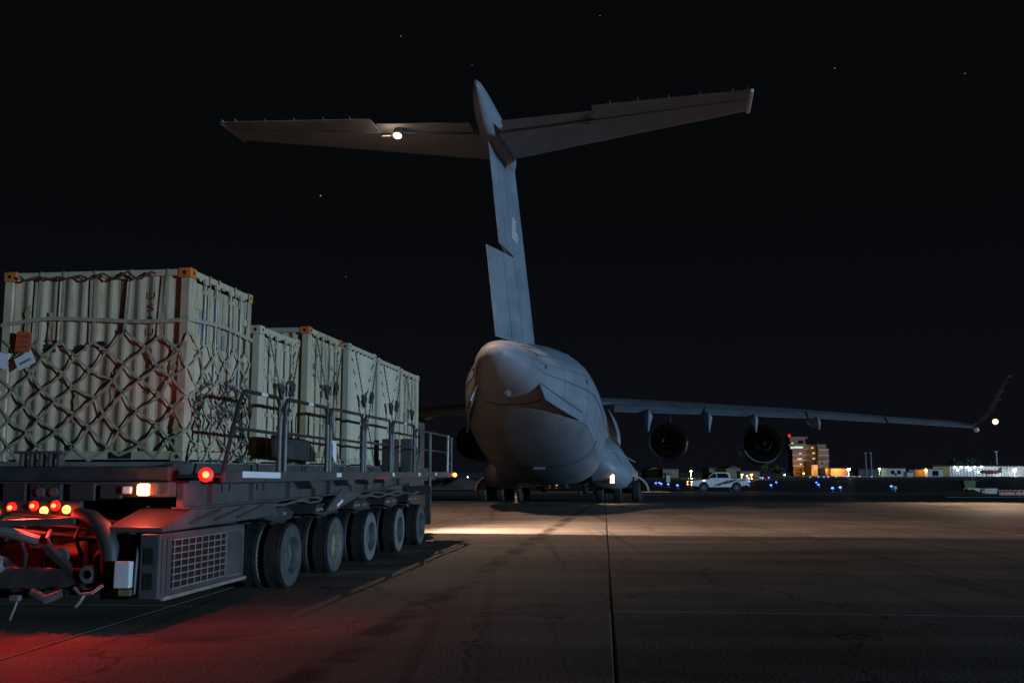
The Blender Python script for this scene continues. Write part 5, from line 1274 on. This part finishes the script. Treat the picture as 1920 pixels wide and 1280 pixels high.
def build_background():
    build_tower(); build_pickup(); build_taxi_lights()
    # terminal, lit white
    P, w, h = small_building('lit_terminal', 'brightly white-lit low terminal hall at far right', 1782, 1922, 873, 450, 'white_w', 18, 'shed')
    for i in range(24): MB().box(-w + 1 + i * 1.38, -w + 1.15 + i * 1.38, -.35, -.05, 0, h - .1).obj('column', 'white_w', P)
    MB().box(-w + .5, w * .25, -.02, -.004, .3, h - .8).obj('glass_front', 'em_front', P)
    for u, v in ((1790, 875), (1802, 875), (1814, 875), (1827, 875), (1840, 874), (1795, 880), (1818, 879.5), (1834, 884)):
        q = px_at(u, v, 449); MB().lathe([(0, .3), (.3, .34), (.5, .2), (.55, 0)], (q.x - P.location.x, -1.2, q.z), (0, -1, -.3), 10).obj('wall_lamp', 'em_white', P, smooth=True)
    lamp('terminal_light', 'POINT', (-w + 6, -5, 3.4), 250, (.82, .9, 1), P, .5); lamp('terminal_light', 'POINT', (w - 14, -6, 3.6), 300, (.82, .9, 1), P, .5)
    t = thing('parked_plane', 'small red and white parked plane before the lit terminal', 'aircraft', (px_at(1856, 886, 430).x, 430, -.06), 0)
    MB().lathe([(-4.5, .1), (-3.5, .6), (0, .85), (3, .7), (5, .2)], (0, 0, 1.9), (1, 0, 0), 14).obj('fuselage', 'barrier_r', t, smooth=True)
    MB().prism([(2.9, 2.0), (4.8, 2.0), (5.4, 4.0), (4.6, 4.0)], -.1, .1, 'y').obj('tail_fin', 'barrier_r', t)
    MB().box(-1.2, .8, -6, 6, 1.5, 1.65).obj('wing', 'white_w', t)
    for y in (-1.2, 1.2): MB().cyl((0, y, 0), (0, y, 1.5), .12, n=8).obj('landing_leg', 'pole', t)
    MB().box(-1.45, -1.25, -.1, .1, 0, 1.5).obj('landing_leg', 'pole', t)
    # other buildings
    small_building('low_white_hall', 'low white hall with dark windows left of the lit terminal', 1666, 1698, 877, 420, 'white_w', 8, 'flat', [(.25, 1.0, 1.5, 1.6), (.62, 1.0, 1.5, 1.6), (.42, .4, .8, 1)])
    P, w, h = small_building('orange_lit_kiosk', 'brown kiosk wall lit orange right of the low white hall', 1716, 1742, 880, 430, 'brown_w', 6, 'flat'); lamp('kiosk_light', 'POINT', (0, -3, 3), 900, (1, .5, .12), P, .3)
    small_building('white_garage', 'plain white garage beside the orange-lit kiosk', 1740, 1768, 878, 425, 'white_w', 8, 'flat', [(.5, .3, 2.6, 2.2)])
    small_building('white_shed', 'small white shed in front of the low white hall', 1701, 1712, 884, 400, 'white_w', 4, 'flat')
    P, w, h = small_building('long_wall_hall', 'long low hall lit orange between tower and flood lamp', 1558, 1592, 878, 480, 'brown_w', 8, 'flat'); lamp('hall_light', 'POINT', (-2, -4, 3), 5000, (1, .45, .1), P, .3)
    small_building('gabled_warehouse', 'dark gabled warehouse behind the pickup', 1362, 1388, 876, 330, 'brown_w', 14, 'gable')
    small_building('long_warehouse', 'long pale brown warehouse wall behind the pickup cab', 1330, 1362, 876, 332, 'brown_w', 12, 'flat')
    small_building('left_warehouse', 'pale warehouse wall near the main gear at right', 1243, 1272, 878, 330, 'brown_w', 12, 'flat')
    small_building('dark_gabled_shed', 'dark gabled shed left of the pale warehouse wall', 1212, 1241, 879, 335, 'roof_d', 12, 'gable')
    small_building('far_long_hall', 'faint long hall on the horizon left of the low white hall', 1610, 1650, 880, 600, 'roof_d', 10, 'flat')
    small_building('equipment_shelter', 'narrow pale shelter between the blue lights and the pickup', 1249, 1256, 884, 180, 'white_w', 2, 'flat', v1=905)
    small_building('orange_lit_wall', 'low wall lit orange behind the rear of the pickup', 1388, 1424, 882, 320, 'brown_w', 5, 'flat')
    # lamps
    lamp_post('bright cyan-white flood lamp right of the tower', 1591, 879, 440, 'em_cyan', 16000, (.75, 1, .95), .8)
    lamp_post('greenish flood lamp above the low white hall', 1649, 878, 470, 'em_green', 6000, (.75, 1, .5), .65)
    lamp_post('green-white street lamp above the bonnet of the pickup', 1295.5, 882.5, 300, 'em_green', 5000, (.75, 1, .5), .42)
    lamp_post('white lamp just behind the tail of the pickup', 1391, 889, 260, 'em_warm', 1500, (1, .8, .6), .36)
    lamp_post('pale lamp second behind the tail of the pickup', 1400.5, 891, 262, 'em_warm', 500, (1, .8, .6), .3)
    lamp_post('orange sodium lamp behind the pickup beside the green tree', 1409, 889, 260, 'em_orange', 9000, (1, .42, .1), .42)
    lamp_post('blue-white flood lamp at the right frame edge', 1902, 880, 440, 'em_white', 14000, (.8, .9, 1), 1.0)
    lamp_post('small pale lamp left of the tower base', 1471, 889.5, 400, 'em_white', 300, (.9, 1, .9), .35)
    lamp_post('small yellowish lamp beyond the earth mound', 847, 902, 160, 'em_warm', 60, (1, .8, .5), .12)
    lamp_post('tiny white lamp above the earth mound', 877, 893.5, 300, 'em_white', 100, (.9, .95, 1), .25)
    for i, u in enumerate((1624, 1634)):
        k = 560 / 1867; t = thing('vent_stack' if i == 0 else 'floodlight_mast', ['slim dark chimney on the horizon beyond the flood lamp', 'dark mast with a wide unlit head on the horizon'][i], 'mast', (px_at(u, 885, 560).x, 560, -.06))
        hh = (887 - 846) * k; MB().cyl((0, 0, 0), (0, 0, hh), .45, .35, 10).obj('shaft', 'pole', t, smooth=True); MB().box(-.8, .8, -.4, .4, hh, hh + .5).obj('head', 'pole', t)
    t = thing('terminal_mast', 'tall grey mast standing behind the lit terminal', 'mast', (px_at(1870, 885, 480).x, 480, -.06)); hh = (887 - 843) * 480 / 1867
    MB().cyl((0, 0, 0), (0, 0, hh), .4, .3, 10).obj('shaft', 'white_w', t, smooth=True); MB().box(-.7, .7, -.4, .4, hh, hh + .5).obj('head', 'white_w', t)
    # trees
    tree('round tree lit green by the orange lamp behind the pickup', 1432, 871, 300, 20, 1)
    for i, (u, v, w_) in enumerate(((1788, 858, 22), (1812, 857, 22), (1838, 866, 26), (1862, 868, 24), (1760, 872, 16))):
        tree(['dark tree at the left end of the lit terminal roof', 'tallest dark tree over the lit terminal roof', 'dark tree behind the middle of the lit terminal', 'dark tree left of the terminal mast', 'small dark tree left of the lit terminal'][i], u, v, 520, w_, 10 + i, group='trees behind the terminal')
    tree('dark shrub before the orange-lit hall of the tower', 1541, 877, 470, 14, 30, 'shrub', name='shrub')
    tree('dark tree beyond the left warehouse on the horizon', 1455, 873, 480, 26, 31)
    # red and white plastic barriers
    bar = None
    for i, (u0, u1, v, D) in enumerate(((1797, 1828, 926, 84), (1829, 1860, 926.5, 83), (1860, 1890, 929, 76), (1891, 1925, 929, 76))):
        k = D / 1867; xa = (u0 - 960) * k; xb = (u1 - 960) * k
        t = thing('traffic_barrier', ['red-ended pale barrier, leftmost at the apron edge', 'pale barrier, second from left at the apron edge', 'red and white striped barrier, third from left', 'red and white striped barrier at the right frame edge'][i], 'barrier', ((xa + xb) / 2, D, 0), 0, 'barriers along the apron edge')
        w = (xb - xa) / 2 - .02
        MB().prism([(-.22, 0), (.22, 0), (.22, .1), (.09, .3), (.07, .42), (-.07, .42), (-.09, .3), (-.22, .1)], -w, w, 'x').obj('body', 'barrier_w', t, bevel=.02)
        n = 4 if i > 1 else 1
        for q in range(n):
            x_ = -w + .02 + q * (2 * w) / n
            MB().box(x_, x_ + .22, -.235, -.222, .0, .1).obj('stripe_low', 'barrier_r', t)
            MB().plate([(x_, -.16, .2), (x_ + .2, -.16, .2), (x_ + .34, -.085, .41), (x_ + .14, -.085, .41)], .012).obj('stripe', 'barrier_r', t)
    t = thing('ground_mat', 'dark green mat strip lying before the striped barriers', 'mat', (40.0, 72.5, -.045)); MB().box(-9, 9, -.5, .5, 0, .03).obj('mat_sheet', 'barrier_g', t)
    t = thing('waste_bin', 'olive bin on a stand behind the red and white barriers', 'bin', (px_at(1814, 885, 88).x, 88, -.046))
    MB().prism([(-.36, .1), (.36, .1), (.55, 1.0), (-.55, 1.0)], -.35, .35, 'y').obj('bin_body', 'olive', t, bevel=.03); MB().box(-.6, .6, -.4, .4, 1.0, 1.07).obj('lid', 'olive', t, bevel=.02)
    MB().tube([(.35, 0, 1.05), (.5, 0, 1.35), (.3, 0, 1.25)], .05, 8).obj('handle', 'olive', t)
    for x in (-.3, .3): MB().cyl((x, -.2, .1), (x, .2, .1), .1, n=12).obj('castor', 'rubber', t)
    t = thing('edge_marker', 'small white edge marker post on the dark taxiway', 'marker', (px_at(1677, 885, 90).x, 90, -.046))
    MB().cyl((0, 0, 0), (0, 0, .28), .03, n=8).obj('post', 'white_w', t); MB().box(-.15, .15, -.05, .05, .28, .55).obj('head', 'white_w', t, bevel=.02)
    t = thing('traffic_cone', 'orange traffic cone beside the left main gear', 'traffic cone', (px_at(966, 885, 57.5).x, 57.5, 0)); t.scale = (.7, .7, .75)
    MB().lathe([(.04, .2), (.06, .19), (.75, .05), (.78, .03), (.78, 0)], (0, 0, 0), (0, 0, 1), 16).obj('cone_body', 'cone', t, smooth=True); MB().box(-.25, .25, -.25, .25, 0, .04).obj('cone_base', 'cone', t); MB().lathe([(.36, .128), (.5, .103)], (0, 0, 0), (0, 0, 1), 16).obj('white_band', 'white_tape', t)
    for i, (u, sz) in enumerate(((1030, 1.0), (1043, .8), (1062, 1.1))):
        D = 118 + i * 2; t = thing('warning_lamp', ['orange warning lamp seen under the fuselage, leftmost of three', 'orange warning lamp seen under the fuselage, middle of three', 'orange warning lamp seen under the fuselage, rightmost of three'][i], 'lamp', ((u - 960) / 1867 * D, D, -.05), 0, 'warning lamps under the fuselage')
        MB().box(-.25, .25, -.2, .2, 0, .12).obj('lamp_foot', 'car_black', t); MB().cyl((0, 0, .12), (0, 0, .3 * sz), .04, n=8).obj('stem', 'pole', t)
        MB().lathe([(0, .1), (.12, .12), (.2, .08), (.22, 0)], (0, 0, .3 * sz), (0, 0, 1), 10).obj('lens', 'em_orange', t, smooth=True)
    # earth mound
    rnd = random.Random(4); nx, ny = 44, 12; vs = []
    for j in range(ny + 1):
        for i in range(nx + 1):
            u, v = i / nx, j / ny; h = math.sin(math.pi * u) ** .6 * math.sin(math.pi * v) * (1.0 + .45 * math.sin(u * 9) + .2 * math.sin(u * 23 + v * 5)) + rnd.uniform(-.12, .12) * math.sin(math.pi * v) * math.sin(math.pi * u)
            vs.append((-26 + u * 26, 104 + v * 9, -.08 + max(0, h)))
    o = MB().add(vs, [(j * (nx + 1) + i, j * (nx + 1) + i + 1, (j + 1) * (nx + 1) + i + 1, (j + 1) * (nx + 1) + i) for j in range(ny) for i in range(nx)]).obj('earth_mound', 'earth', None, smooth=True)
    tag(o, 'low bare earth mound beyond the left engines', 'mound', kind='structure')
    # stars
    s_ = bpy.data.objects.new('sky', None); C.objects.link(s_); tag(s_, 'black night sky with a few faint stars', 'sky', kind='structure')
    me = MB().lathe([(-1, 0), (-.7, .7), (0, 1), (.7, .7), (1, 0)], (0, 0, 0), (0, 0, 1), 8).mesh('star', 'em_star')
    for u, v, r_ in ((752, 68, 1.25), (1125, 30, 1.1), (1565, 128, 1.3), (1809, 138, 1.3), (601, 367, 2.0), (648, 519, 1.0), (885, 122, .8)):
        o = link('star', me, s_); p = px_at(u, v, 4500); o.location = p; o.scale = (r_ * 1.6, r_, r_)

build_ground()
build_aircraft()
build_loader()
build_cargo()
build_background()
